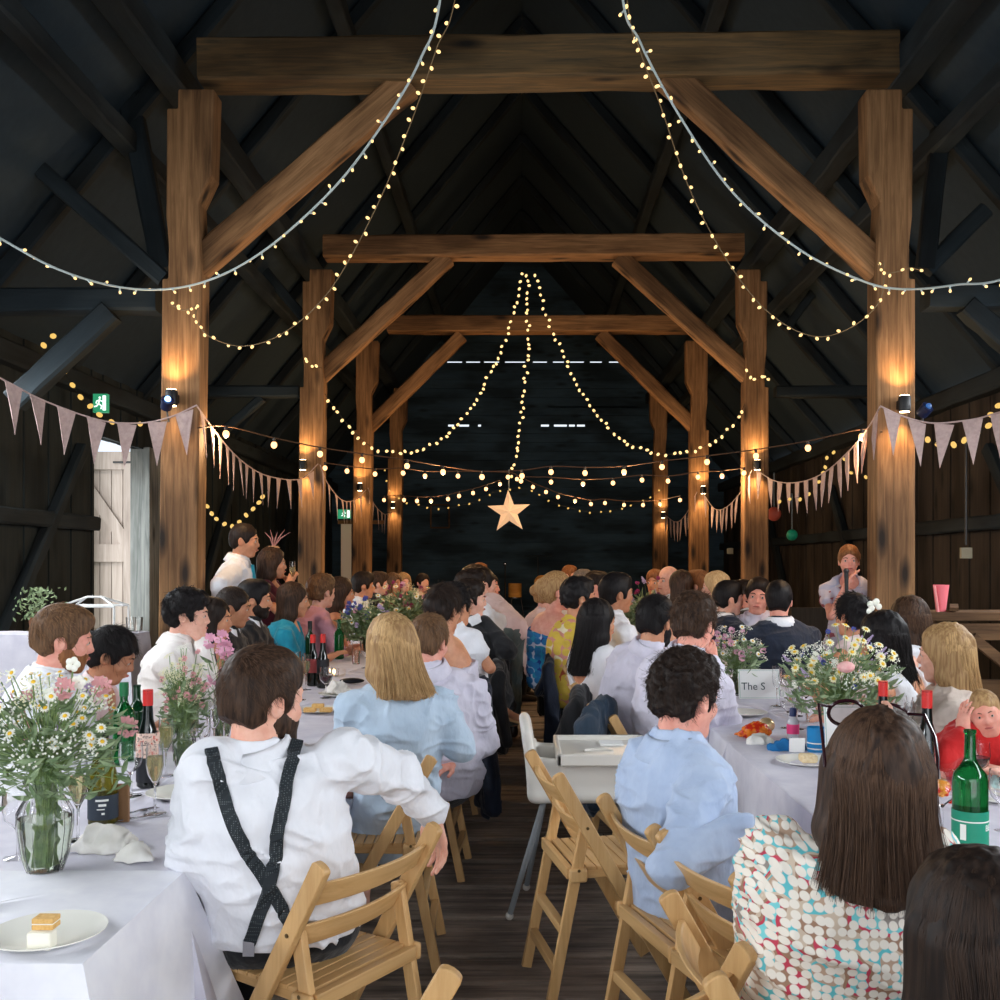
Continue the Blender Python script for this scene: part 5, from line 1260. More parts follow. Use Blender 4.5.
# cards
def card(px0, py0, px1, py1, label, text=None, w_=.004, green=True):
    c = T((px0+px1)/2, py1); s_ = F/c.y; w2 = (px1-px0)/s_/2; h_ = (py1-py0)/s_
    t = empty('table_card', c, label=label, cat='card'); M().add([c+V(-w2,0,0),c+V(w2,0,0),c+V(w2,.03,h_),c+V(-w2,.03,h_),c+V(-w2,.004,0),c+V(w2,.004,0),c+V(w2,.034,h_),c+V(-w2,.034,h_)],[(0,1,2,3),(7,6,5,4),(0,3,7,4),(1,5,6,2),(3,2,6,7),(0,4,5,1)]).build('card_sheet', PAPER, t, smooth=False)
    gm = mat('card_border', S(110,170,150), .6); q = M()
    for a, b_ in (((-w2*.94,.04),(w2*.94,.04)),((-w2*.94,.96),(w2*.94,.96)),((-w2*.94,.04),(-w2*.94,.96)),((w2*.94,.04),(w2*.94,.96))):
        q.tube([c+V(a[0],.03*a[1]-.001,h_*a[1]), c+V(b_[0],.03*b_[1]-.001,h_*b_[1])], .001, 4)
    q.build('card_border', gm, t)
    if text: text_mesh('card_lettering', text, h_*.36, mat('card_ink', S(40,70,70), .6), t, (-w2*.3, .010, h_*.42), Matrix.Rotation(PI/2-.1,3,'X'))
card(739,670,781,699, 'white table card lettered in dark green on the right table', 'The S'); card(826,706,867,757, 'tall white menu card standing beside the blue mug')
# paper cup with straws on the right wooden rail & right stall
zr = P(0,612,6.2).z
st = empty('timber_stall', (2.6,6.3,0), label='rough low timber stall rail on the right side of the barn', cat='stall')
xa, xb = P(915,0,6.2).x, XR-.1
for k, (z_, y_) in enumerate(((zr,6.15),(zr-.0,6.35))): M().box((xa,y_,z_-.05),(xb,y_+.16,z_)).build('top_rail', W_BROWN, st, smooth=False)
M().box((xa,6.14,zr-.17),(xb,6.18,zr-.07)).build('side_board', W_BROWN, st, smooth=False); M().box((xa+.05,6.2,zr-.62),(xb,6.24,zr-.42)).build('side_board', W_BROWN, st, smooth=False); M().box((xa+.05,6.2,.1),(xb,6.24,zr-.66)).build('side_board', W_WALLB, st, smooth=False)
M().bar((xa+.32,6.13,zr-.15),(xa+.75,6.13,zr-.5),.04,.06).build('stall_brace', W_BROWN, st, smooth=False)
for x in (xa+.03, xa+1.0, xb-.2): M().box((x,6.18,0),(x+.09,6.3,zr-.05)).build('leg', W_BROWN, st, smooth=False)
M().bar((P(965,0,6).x,6.15,zr+.02),(P(990,0,6).x,6.5,zr+.03),.05,.02).build('loose_timber', W_BROWN, smooth=False, label='short loose batten lying on the stall rail', cat='timber')
M().box((P(805,0,10).x,10.5,.0),(P(870,0,10).x+.2,10.6,1.05)).build('wooden_screen', W_WALLB, smooth=False, label='brown boarded low screen behind the speaker with the microphone', cat='screen')
q = P(941,612,6.25); cup = empty('pink_cup', q, label='tall flared pink cup on the timber stall rail', cat='cup'); PK = mat('pink_card', S(240,120,130), .6)
M().lathe([(0,0),(.028,0),(.048,.17),(.045,.17),(.026,.006),(0,.006)],16).build('cup_body', PK, cup, world=False)
s1 = empty('striped_straw', q+V(-.04,-.03,0), label='thin pale pink straw leaning beside the pink cup', cat='straw'); M().tube([(0.01,0,0),(-.012,0,.165)],.008,8).build('straw_tube', mat('straw', S(240,150,150), .6), s1, world=False)
# glass frames and vases on the side counter
zc_ = P(0,632,7.0).z
fr = empty('glass_case', P(95,632,6.9), label='small white framed glazed case on the side counter', cat='case'); W_ = mat('white_paint', S(214,216,214), .4)
z0 = zc_+.004; x0, x1 = P(66,0,6.9).x, P(120,0,6.9).x; zt_ = P(0,606,6.9).z; zp = P(0,597,6.9).z
for a, c in (((x0,6.8,z0),(x0,6.8,zt_)),((x1,6.8,z0),(x1,6.8,zt_)),((x0,7.05,z0),(x0,7.05,zt_)),((x1,7.05,z0),(x1,7.05,zt_)),((x0,6.8,zt_),(x1,6.8,zt_)),((x0,7.05,zt_),(x1,7.05,zt_)),((x0,6.8,zt_),((x0+x1)/2-.05,6.92,zp)),((x1,6.8,zt_),((x0+x1)/2+.05,6.92,zp)),((x0,7.05,zt_),((x0+x1)/2-.05,6.92,zp)),((x1,7.05,zt_),((x0+x1)/2+.05,6.92,zp)),(((x0+x1)/2-.05,6.92,zp),((x0+x1)/2+.05,6.92,zp))):
    M().tube([a,c],.008,6).build('case_bar', W_, fr)
for px, lab in ((131,'left'),(138,'right')): tumbler(P(px,632,6.95)+V(0,0,.004), lab+' tumbler of the pair on the side counter')
# ================================================================ FLOWERS
PET = {'white': mat('petal_white', S(240,240,228), .6, sss=.05), 'pink': mat('petal_pink', S(232,178,200), .6, sss=.05), 'lilac': mat('petal_lilac', S(196,176,214), .6), 'magenta': mat('petal_magenta', S(160,50,100), .6), 'blue': mat('petal_blue', S(80,90,170), .6), 'cream': mat('petal_cream', S(232,228,190), .6), 'rose': mat('petal_rose', S(226,168,170), .6), 'yellow': mat('petal_yellow', S(236,196,60), .6)}
YC = mat('daisy_centre', S(236,190,50), .8); STM = varied('stem_green', S(96,124,76), S(146,166,108), (40,40,40), .6); LF = varied('leaf_green', S(92,116,80), S(150,168,128), (30,30,30), .55)
def daisy_mesh(r, n=11):
    m_ = M()
    for i in range(n):
        a = 2*PI*i/n; d = V(math.cos(a), math.sin(a), 0); e = V(-d.y, d.x, 0)
        m_.add([d*r*.25-e*r*.05+V(0,0,.0), d*r*.65-e*r*.19+V(0,0,.001), d*r+V(0,0,-.002), d*r*.65+e*r*.19+V(0,0,.001), d*r*.25+e*r*.05], [(0,1,2,3,4)])
    return m_
def phlox_mesh(r, n=9, seed=0):
    m_ = M(); rr = random.Random(seed)
    for i in range(n):
        c = V(rr.gauss(0,1), rr.gauss(0,1), rr.gauss(0,.8)).normalized()*r*.62
        for k in range(5):
            a = 2*PI*k/5; u = c.orthogonal().normalized(); w = c.cross(u).normalized(); d = u*math.cos(a)+w*math.sin(a); e = c.cross(d).normalized()
            q = r*.5; m_.add([c, c+d*q*.6-e*q*.34, c+d*q+c*.1, c+d*q*.6+e*q*.34], [(0,1,2,3)])
    return m_
def spike_mesh(r):
    m_ = M()
    for i in range(26):
        z = r*2.6*i/26; a = i*2.4; q = r*.34*(1.2-i/26); m_.ball(V(math.cos(a)*q, math.sin(a)*q, z), r*.17*(1.2-.6*i/26), 4)
    return m_
def lacy_mesh(r, seed):
    m_ = M(); rr = random.Random(seed)
    for i in range(46):
        a = rr.uniform(0,2*PI); q = r*math.sqrt(rr.random()); z = (1-(q/r)**2)*r*.25; m_.ball(V(q*math.cos(a), q*math.sin(a), z), r*.07, 3)
    return m_
fl_cache = {}
def flower(kind, colr, r, c, nrm, t):
    key = (kind, colr, r)
    if key not in fl_cache:
        m_ = {'daisy': lambda: daisy_mesh(r), 'phlox': lambda: phlox_mesh(r), 'spike': lambda: spike_mesh(r), 'lace': lambda: lacy_mesh(r, 3)}[kind]()
        nm = {'daisy':'daisy','phlox':'blossom','spike':'flower_spike','lace':'lace_flower'}[kind]
        o = m_.build(nm, PET[colr], None, world=False, smooth=kind in ('spike','lace')); o.parent = t; ch = None
        if kind == 'daisy': ch = M().ball((0,0,.001), r*.38, 6, (1,1,.6)).build('flower_centre', YC, None, world=False); ch.parent = o
        fl_cache[key] = (o, ch)
    else:
        a, b_ = fl_cache[key]; o = a.copy(); link(o, t)
        if b_: ch = b_.copy(); link(ch, o)
    o.location = Vector(c)-t.location; o.rotation_euler = Vector(nrm).to_track_quat('Z','Y').to_euler(); return o
def bouquet(label, base, vh, rad, top, kinds, nfl, nleaf, seed, off=(0,0), leafs=.03, fr_=.0):
    rr = random.Random(seed); base = Vector(base); t = empty('flower_bouquet', base, label=label, cat='flowers'); neck = base+V(0,0,vh*.8)
    sm = M(); lm = M(); heads = []
    def stempath(tip):
        b0 = base+V(rr.uniform(-.02,.02), rr.uniform(-.02,.02), .02); nk = neck+V(rr.uniform(-.02,.02), rr.uniform(-.02,.02), 0); mid = nk.lerp(tip,.5)+V(rr.uniform(-.01,.01),0,.02)
        return catmull([b0, nk, mid, tip], 3)
    for i in range(nfl):
        a = rr.uniform(0,2*PI); el = rr.random(); q = rad*math.sqrt(rr.uniform(.05,1))*1.0
        zz = neck.z+(top-neck.z)*(rr.uniform(.25,1.0)*(1-.45*(q/rad)**2)+.12); tip = V(neck.x+off[0]*zz+q*math.cos(a), neck.y+off[1]+q*math.sin(a), zz)
        k = rr.choice(kinds); sm.tube(stempath(tip), .0016, 4, False); d = (tip-neck).normalized()+V(rr.uniform(-.4,.4), rr.uniform(-1.3,-.2), rr.uniform(-.2,.5))
        flower(k[0], k[1], k[2], tip, d.normalized(), t)
    for i in range(nleaf):
        a = rr.uniform(0,2*PI); q = rad*rr.uniform(.1,1.02)**.7; zz = neck.z+(top-neck.z)*rr.uniform(-.08,.8)*(1-.3*(q/rad)); c = V(neck.x+off[0]*zz+q*math.cos(a), neck.y+off[1]+q*math.sin(a), zz)
        d = V(math.cos(a)*.8+rr.gauss(0,.5), math.sin(a)*.8+rr.gauss(0,.5), rr.uniform(-.3,1)).normalized(); e = d.cross(V(rr.gauss(0,1),rr.gauss(0,1),1)).normalized(); s_ = leafs*rr.uniform(.6,1.3); n_ = d.cross(e)*s_*.15
        lm.add([c-d*s_, c-d*s_*.3+e*s_*.28+n_, c+d*s_*.4+e*s_*.22+n_, c+d*s_, c+d*s_*.4-e*s_*.22+n_, c-d*s_*.3-e*s_*.28+n_], [(0,1,2,3),(0,3,4,5)])
        if i%5 == 0: sm.tube(stempath(c), .0014, 4, False)
    for i in range(24):   # leaves under water
        c = base+V(rr.uniform(-.03,.03), rr.uniform(-.03,.03), rr.uniform(.02,vh*.7)); d = V(rr.gauss(0,.4),rr.gauss(0,.4),1).normalized(); e = d.orthogonal().normalized(); s_ = .028
        lm.add([c-d*s_, c+e*s_*.3, c+d*s_, c-e*s_*.3],[(0,1,2,3)])
    sm.build('stems', STM, t, kind='stuff'); lm.build('leaves', LF, t, smooth=False, kind='stuff'); return t
def vase(base, h, r, label, ribs=True, neck=.62):
    t = empty('glass_vase', base, label=label, cat='vase')
    pr = [(0,0),(r*.6,0),(r*.66,.006),(r*.85,h*.2),(r,h*.5),(r*1.0,h*.66),(r*.8,h*.77),(r*neck,h*.84),(r*neck*1.05,h*.93),(r*neck*1.25,h)]
    m_ = M().lathe(pr+[(a-.0025, b_) for a, b_ in pr[::-1][:-2]]+[(0,.008)], 48)
    if ribs: m_.v = [(x*(1+.025*math.cos(16*math.atan2(y,x))), y*(1+.025*math.cos(16*math.atan2(y,x))), z) for x,y,z in m_.v]
    m_.build('vase_body', GLASS, t, world=False)
    M().lathe([(0,.01),(r*.62,.01),(r*.82,h*.2),(r*.94,h*.5),(r*.93,h*.6),(0,h*.6)],24).build('water', mat('vase_water', S(226,236,214), .02, trans=1, ior=1.2), t, world=False); return t
v1 = T(45,872); vase(v1, .225, .064, 'ribbed glass vase of daisies at the near left')
bouquet('big loose bouquet of yellow centred daisies and pink blooms at the near left', v1, .27, .20, P(45,665,2.44).z, [('daisy','white',.014)]*6+[('lace','white',.04),('phlox','rose',.036),('lace','cream',.036),('phlox','lilac',.02)], 98, 520, 5, (-.01,0), .024)
lilies = [(74,664),(80,682),(52,694)]
t_l = empty('white_lily_stem', v1+V(.0,.02,.02), label='tall white bell blooms rising above the daisies', cat='flowers')
for px, py in lilies:
    c = P(px,py,2.42); M().tube([v1+V(0,.02,.12), P(62,740,2.44), c],.0022,5).build('stem', STM, t_l)
    for k in range(5): a = 2*PI*k/5; M().ball(c+V(math.cos(a)*.010,-.006,math.sin(a)*.010), .009, 6, (1,.5,1)).build('petal', PET['white'], t_l)
v2 = T(184,768); vase(v2, .17, .042, 'slim glass vase behind the red topped bottle', neck=.8)
bouquet('narrow bouquet of cream seed heads and green stems in the slim vase', v2, .17, .085, P(0,648,3.7).z, [('lace','cream',.022),('lace','white',.02),('phlox','cream',.012),('phlox','rose',.016)], 90, 240, 6, leafs=.024)
v3 = T(222,738); vase(v3, .17, .042, 'glass vase of pink blooms beside the bearded man', neck=.8)
bouquet('cluster of large pale pink phlox blooms beside the bearded man', v3, .17, .1, P(0,628,4.3).z, [('phlox','pink',.046)], 14, 40, 7)
v4 = T(366,655); vase(v4, .18, .05, 'glass vase of mixed blooms on the middle of the left table', neck=.8)
bouquet('mixed bouquet with lilac and cream blooms in the middle of the left row', v4, .2, .22, P(0,596,8.2).z, [('lace','cream',.04),('phlox','blue',.04),('phlox','lilac',.03),('daisy','white',.025),('phlox','pink',.03)], 40, 400, 8, leafs=.05)
v5 = T(405,637); vase(v5, .18, .05, 'glass vase of pink blooms farther along the left table', neck=.8)
bouquet('tall pink and cream bouquet farther along the left row', v5, .2, .32, P(0,580,10.2).z, [('phlox','magenta',.03),('phlox','pink',.04),('lace','cream',.05),('daisy','white',.03)], 45, 400, 9, leafs=.06)
v6 = T(848,748); v6.y += .1; vase(v6, .19, .055, 'glass vase of the large bouquet on the right table')
bouquet('large rounded bouquet of cream daisies and one pink rose on the right table', v6, .2, .235, P(0,632,4.05).z, [('daisy','cream',.021)]*5+[('lace','white',.036),('phlox','white',.024),('spike','lilac',.02),('phlox','blue',.016)], 99, 420, 10, (0,0), .030)
ro = P(846,667,3.87); M().ball(ro, .032, 10, (1.1,.8,.7)).build('rose_bloom', varied('rose_petal', S(230,160,160), S(240,190,184), (50,50,50), .6), [o for o in bpy.data.objects if o.get('label','').startswith('large rounded bouquet')][0])
v7 = T(745,700); v7.y += .2; vase(v7, .17, .045, 'glass vase behind the white table card', neck=.8)
bouquet('soft pale bouquet of white and pink blooms behind the white card', v7, .18, .16, P(0,626,5.6).z, [('lace','white',.028),('phlox','pink',.026),('daisy','white',.018)], 60, 240, 11, leafs=.03)
v8 = T(650,622); v8.x = 1.25; v8.y = 9.8; v8.z = zt; vase(v8, .18, .05, 'glass vase far along the right table', neck=.8)
bouquet('tall green and pink bouquet far along the right row', v8, .2, .24, P(0,580,9.8).z, [('phlox','cream',.04),('phlox','magenta',.03),('spike','lilac',.04)], 30, 400, 12, leafs=.06)
bq = P(38,605,7.0); tp = empty('potted_plant', bq, label='small leafy pot plant on the far end of the side counter', cat='plant'); rr = random.Random(3); lm = M()
for i in range(220):
    c = bq+V(rr.gauss(0,.07), rr.gauss(0,.05), rr.uniform(-.1,.12)); d = V(rr.gauss(0,1),rr.gauss(0,1),rr.gauss(0,1)).normalized(); e = d.orthogonal().normalized(); lm.add([c-d*.02,c+e*.008,c+d*.02,c-e*.008],[(0,1,2,3)])
lm.build('leaves', LF, tp, smooth=False, kind='stuff'); M().lathe([(0,0),(.05,0),(.06,.1),(.05,.1),(0,.09)],14,(bq.x,bq.y,zc_+.004)).build('plant_pot', mat('terracotta', S(120,70,50), .8), tp)
# stage end: drum, lanterns, mic stand
sg = M().box((-2.2,19.9,0),(2.6,21.9,.35)); sg.build('low_stage', W_WALLB, smooth=False, label='low dark stage at the far end of the barn', cat='stage')
c = P(515,598,20.4); dmk = empty('drum', c, label='amber drum standing on the far stage', cat='drum'); M().lathe([(0,0),(.13,0),(.135,.02),(.135,.28),(.13,.3),(0,.3)],20,(c.x,c.y,c.z)).build('drum_shell', wood('amber_shell', S(206,138,60), S(236,176,90), S(150,90,40), knots=False), dmk)
M().lathe([(.136,.0),(.142,.0),(.142,.02),(.136,.02)],20,(c.x,c.y,c.z)).build('hoop', CHROME, dmk); 
for k in range(3): a = 2*PI*k/3; M().tube([c+V(math.cos(a)*.12,math.sin(a)*.12,0), V(c.x+math.cos(a)*.2, c.y+math.sin(a)*.2, .36)],.01,6).build('leg', CHROME, dmk)
c = P(505,620,20.2); ms = empty('microphone_stand', c, label='chrome stand left of the amber drum', cat='stand'); M().tube([V(c.x,c.y,.36), V(c.x,c.y,1.5)],.014,8).build('pole', CHROME, ms); M().ball((c.x,c.y,1.52),.04,8).build('stand_head', CHROME, ms)
c = P(542,583,20.3); bd = empty('bass_drum', V(c.x,20.3,.35), label='small orange faced drum on the stage right of the amber drum', cat='drum'); M().tube([V(c.x,20.2,c.z),V(c.x,20.5,c.z)],.16,20).build('drum_shell', wood('amber_shell', S(206,138,60), S(236,176,90), S(150,90,40), knots=False), bd); M().tube([V(c.x,20.3,.35),V(c.x,20.3,c.z-.1)],.02,8).build('leg', CHROME, bd)
c = P(538,556,20.9); cy_ = empty('cymbal', c, label='dark round cymbal shape above the stage', cat='cymbal'); M().lathe([(0,.02),(.05,.01),(.3,0),(.3,-.004),(0,-.004)],24,(c.x,c.y,c.z)).build('cymbal_disc', mat('dark_bronze', S(40,40,40), .4, metal=.7), cy_); M().tube([c, V(c.x,c.y,.35)],.012,6).build('pole', BLACK, cy_)
# mounted boxes on right wall
for px, py, Y, lab in ((966,553,9.3,'small pale socket box on the right wall'),(730,551,17,'pale notice on the far right wall')):
    c = P(px,py,Y); M().box(c-V(.05,.02,.05), c+V(.05,.02,.05)).build('wall_box', mat('box_cream', S(150,145,125), .6), smooth=False, label=lab, cat='box')
M().tube([P(966,545,9.3), P(966,440,9.3)], .012, 6).build('conduit', BLACK, label='thin dark conduit rising from the socket box', cat='pipe')
for k, (px, py) in enumerate(((451,508),(412,520),(438,520))): pass
bx = P(440,530,21.8); q = M(); 
for a, b_ in (((-.2,-.25),(.2,-.25)),((-.2,.25),(.2,.25)),((-.2,-.25),(-.2,.25)),((.2,-.25),(.2,.25))): q.bar(bx+V(a[0],0,a[1]+.3), bx+V(b_[0],0,b_[1]+.3), .03, .03, (0,1,0))
q.build('hanging_rectangle', W_BROWN, smooth=False, label='empty dark wooden rectangle hung on the far wall', cat='picture')
# ================================================================ THE GUESTS
white = cloth('white_shirt', S(235,236,242)); warmwhite = cloth('warm_white_shirt', S(240,234,230)); pale_blue = cloth('pale_blue_shirt', S(186,202,228), S(172,190,220)); blouse_blue = cloth('blouse_blue', S(188,206,224), S(176,196,216))
lilac = cloth('lilac_shirt', S(222,218,234)); pinkw = cloth('pale_pink_shirt', S(232,208,208)); navy = cloth('navy_suit', S(26,36,56), S(18,26,42)); dark = cloth('dark_suit', S(26,27,31), S(18,19,23)); teal = cloth('teal_dress', S(20,150,180), S(16,132,164))
burg = cloth('burgundy_dress', S(96,30,46), S(78,24,38)); lacec = cloth('cream_lace', S(222,206,194), S(206,188,176)); red = cloth('red_jumper', S(206,34,34), S(186,26,28)); blackc = cloth('black_trousers', S(22,24,30), S(14,16,20)); bluetr = cloth('grey_blue_trousers', S(70,86,108)); greytr = cloth('charcoal_trousers', S(46,48,54))
greyskirt = cloth('grey_green_skirt', S(98,112,112), S(82,98,100)); navyskirt = cloth('navy_skirt', S(20,28,44), S(14,20,34)); denim = cloth('blue_jacket', S(42,60,78), S(34,50,66)); pinkd = cloth('pink_dress', S(222,160,176))
dots = print_cloth('spotted_blouse', S(238,230,218), [S(190,160,136), S(96,190,198), S(206,186,164), S(160,124,100), S(196,62,84), S(120,206,210), S(150,140,132)], 58, .41, 15)
bluefl = print_cloth('blue_floral', S(40,120,180), [S(30,60,140), S(40,150,190), S(200,210,230), S(30,60,140)], 16, .4); yelfl = print_cloth('yellow_floral', S(226,196,80), [S(190,90,60), S(226,196,80), S(220,150,140), S(240,230,200)], 16, .4)
speakfl = print_cloth('pale_floral', S(196,192,208), [S(176,180,206), S(206,196,206), S(150,80,90), S(214,200,200), S(176,180,206)], 14, .4)
TR = lambda m_: ('trousers', m_); SK = lambda m_: ('skirt', m_)
# ---- nearest figures
man = person('bearded man seen from behind in a white shirt with crossed dark braces', 264, 700, 2.55, face=338, look=42, pitch=4, lean=0, sk='fair', hair='short', hc='brown', top='shirt', tc=white, bottom=TR(blackc), beard='brown', scale=1.02, vox=.006,
    pel=P(288,918,2.64), arms={'R': P(432,815,2.88), 'L': P(225,890,2.95)}, J={'shR': P(343,757,2.56), 'shL': P(210,766,2.44), 'elR': P(400,778,2.76), 'elL': P(196,856,2.5), 'shaxis': V(.95,.32,0), 'knR': P(245,905,3.0), 'knL': P(190,925,2.75),
       'hdR': V(.02,.02,-.2)-V(0,0,0)+V(.03,.03,0), 'palmR': V(-.75,-.45,-.1), 'curl': .55, 'hem': .03}, wr=1.04, group=None)
def strap_on(p, name, pix, w, m, parent, lift=.008):
    dg = bpy.context.evaluated_depsgraph_get(); me = p['top'].data; off = wpos(p['top']); bvh = BVHTree.FromPolygons([v.co+off for v in me.vertices], [tuple(q.vertices) for q in me.polygons])
    cam = V(0,0,H); pts = []
    for q in catmull([V(a,b_,0) for a,b_ in pix], 10):
        d = (P(q.x,q.y,1.0)-cam).normalized(); hit = bvh.ray_cast(cam, d)
        if hit[0] is not None: pts.append((hit[0], hit[1]))
    P_ = [a for a,_ in pts]
    for _ in range(3): P_ = [P_[0]]+[(P_[i-1]+P_[i]*2+P_[i+1])/4 for i in range(1,len(P_)-1)]+[P_[-1]]
    vs = []; fs = []
    for i, c in enumerate(P_):
        d = (P_[min(i+1,len(P_)-1)]-P_[max(i-1,0)]).normalized(); n = pts[i][1]; n = n if n.dot(cam-c) > 0 else -n; s_ = d.cross(n).normalized(); n = s_.cross(d).normalized(); 
        if n.dot(cam-c) < 0: n = -n
        c = c+n*lift
        for (a, b_) in ((-w/2,0),(-w/2+.002,.0015),(w/2-.002,.0015),(w/2,0),(w/2,-.012),(-w/2,-.012)): vs.append(c+s_*a+n*b_)
    for i in range(len(P_)-1): fs += [(i*6+k, i*6+(k+1)%6, i*6+6+(k+1)%6, i*6+6+k) for k in range(6)]
    fs += [tuple(range(6)), tuple(range(len(vs)-6,len(vs)))]
    o = M().add(vs, fs).build(name, m, parent, smooth=False); return o, P_
brm = mat('brace_webbing', S(26,34,40), .7); nt, b, N, L = nodes(brm); tc = N('ShaderNodeTexCoord'); vo = N('ShaderNodeTexVoronoi', Scale=190.0, Randomness=.0); L(tc.outputs['Object'], vo.inputs['Vector'])
cr = N('ShaderNodeValToRGB'); cr.color_ramp.elements[0].position=.22; cr.color_ramp.elements[1].position=.3; cr.color_ramp.elements[0].color=S(96,104,106); cr.color_ramp.elements[1].color=S(24,32,38); L(vo.outputs['Distance'], cr.inputs[0]); L(cr.outputs[0], b.inputs['Base Color'])
br1, q1 = strap_on(man, 'brace', [(211,750),(222,790),(240,840),(266,880),(292,928)], .031, brm, man['root'])
br2, q2 = strap_on(man, 'brace', [(299,735),(288,775),(278,830),(271,880),(250,942)], .031, brm, man['root'], .011)
for q in (q1, q2): M().bar(q[-1]+V(0,-.012,.01), q[-1]+V(0,-.012,-.03), .028, .006, (0,1,0)).build('brace_clip', CHROME, br1)
M().ball(q1[min(range(len(q1)), key=lambda i: abs(q1[i].z-q2[len(q2)*3//4].z))]+V(0,-.01,0), .015, 8, (1,.3,1)).build('brace_crossing', brm, br1)
fairw = person('woman seen from behind with straight fair hair and a pale blue blouse', 389, 648, 3.85, face=312, look=318, lean=.0, sex='f', hair='long', hc='blonde', top='tee', tc=blouse_blue, bottom=SK(blouse_blue), hairlen=.13, vox=.0065,
    pel=P(392,828,3.98), arms={'R': P(437,744,4.02), 'L': P(350,800,4.2)}, J={'shR': P(437,702,3.9), 'elR': P(462,750,3.92), 'shL': P(352,708,3.8), 'shaxis': V(.97,.25,0)}, shw=.15, wr=1.06)
bluem = person('dark curly haired man in a pale blue shirt leaning over his chair back', 686, 697, 3.02, face=62, look=50, pitch=6, lean=0, hair='curly', hc='dark', top='shirt', tc=pale_blue, bottom=TR(bluetr), scale=1.06, vox=.006, sk='pink',
    pel=P(690,894,3.05), arms={'R': P(738,832,2.64), 'L': P(752,835,2.95)}, J={'bow': .015, 'hdR': V(.6,-.1,-.75), 'hdL': V(.5,.1,-.8), 'shR': P(702,790,2.82), 'elR': P(674,866,2.60), 'shL': P(672,765,3.16), 'palmR': V(0,0,-1), 'knR': P(760,960,3.0), 'knL': P(760,940,3.2)}, wr=1.02)
bw = bluem['hnd'][1]; bd_ = (bluem['hnd'][1]-bluem['elb'][1]).normalized(); e = bd_.orthogonal().normalized(); f_ = bd_.cross(e); m_ = M()
for k in range(16): a = 2*PI*k/16; m_.ball(bw-bd_*.005+e*math.cos(a)*.034+f_*math.sin(a)*.034, .0065, 5)
m_.build('bead_bracelet', mat('black_beads', S(14,14,16), .25), bluem['root'])
dotw = person('woman with long brown hair in a spotted white, teal and red blouse', 874, 780, 1.86, face=6, look=6, roll=5, pitch=3, lean=0, sex='f', hair='long', hc='brown', top='lace', tc=dots, bottom=TR(greytr), hairlen=.10, vox=.006,
    pel=V(.60,1.98,.5), arms={'R': V(.98,2.3,.78), 'L': V(.64,2.32,.78)}, J={'bow': .02, 'elL': P(764,985,2.02), 'elR': P(960,985,2.0), 'shaxis': V(.98,-.1,0), 'shL': P(775,852,1.93), 'shR': P(935,866,1.9)}, shw=.165, wr=1.25, legs=False)
hd = dotw['hl']; sgm = mat('tortoise_frame', S(46,20,26), .25); sgl = mat('tinted_lens', S(190,180,180), .02, trans=1, ior=1.02)
sg_ = empty('sunglasses', hd(0,.03,.14), label='dark framed sunglasses pushed up on the brown haired woman\'s head', cat='sunglasses')
for sd in (1,-1):
    M().tube([hd(.074*sd,.085,.122), hd(.099*sd,.06,.125), hd(.103*sd,.0,.09), hd(.102*sd,-.03,.055), hd(.099*sd,-.045,.02)], .0032, 6).build('temple', sgm, sg_)
    M().tube([hd(.040*sd+.034*math.cos(a), .088-.018*math.sin(a), .112+.026*math.sin(a)) for a in np.linspace(0,2*PI,22)], .0038, 6, False).build('lens_frame', sgm, sg_)
    c_ = [hd(.040*sd+.031*math.cos(a), .088-.018*math.sin(a), .112+.023*math.sin(a)) for a in np.linspace(0,2*PI,18)[:-1]]; M().add([v for v in c_]+[v+V(0,.002,.001) for v in c_], [tuple(range(17)),tuple(range(33,16,-1))]+[(i,(i+1)%17,(i+1)%17+17,i+17) for i in range(17)]).build('lens', sgl, sg_, smooth=False)
M().tube([hd(-.008,.083,.118),hd(.008,.083,.118)],.003,6).build('bridge', sgm, sg_)
corner = person('woman with long dark hair cut off by the bottom right corner', 975, 948, 1.34, face=352, look=350, lean=0, sex='f', hair='long', hc='dark', top='tee', tc=dark, bottom=None, hairlen=.34, vox=.006, pel=V(.66,1.42,.3), arms={'R': V(.95,1.6,.5), 'L': V(.45,1.62,.5)}, legs=False, wr=1.0)
# ---- left row, wall side
person('ginger bearded man in a white shirt at the left edge', 64, 640, 4.1, face=80, look=66, pitch=8, lean=.08, hair='short', hc='mid', top='shirt', tc=white, beard='ginger', bottom=TR(greytr), sk='pink', scale=1.08)
person('dark haired woman looking down beside the ginger bearded man', 112, 656, 4.62, face=85, look=78, pitch=22, lean=.12, sex='f', hair='bun', hc='black', top='strap', tc=pinkw, bottom=SK(navyskirt), sk='brown', scale=1.02)
person('black haired man in a white shirt resting his chin on his hand', 188, 615, 5.4, face=86, look=80, pitch=4, lean=.1, hair='messy', hc='black', top='shirt', tc=warmwhite, bottom=TR(greytr), sk='fair', arms={'R':'chin'}, scale=1.06)
person('dark haired woman between the chin resting man and the dark suits', 214, 620, 5.95, face=95, look=88, lean=.05, sex='f', hair='long', hc='dark', top='strap', tc=navy, bottom=SK(navyskirt), sk='tan')
person('short haired tanned man in a dark jacket behind the pink blooms', 234, 608, 6.4, face=92, look=82, pitch=6, lean=.1, hair='crop', hc='dark', top='suit', tc=dark, bottom=TR(blackc), sk='brown', scale=1.04)
person('dark bearded man in a dark suit left of the teal dress', 255, 600, 6.9, face=92, look=80, lean=.08, hair='short', hc='black', top='suit', tc=dark, bottom=TR(blackc), sk='tan', beard='dark', scale=1.08)
person('woman in a bright teal top with long dark hair', 294, 601, 7.9, face=85, look=78, lean=.08, sex='f', hair='long', hc='brown', top='cap', tc=teal, bottom=SK(teal), sk='tan', scale=1.12)
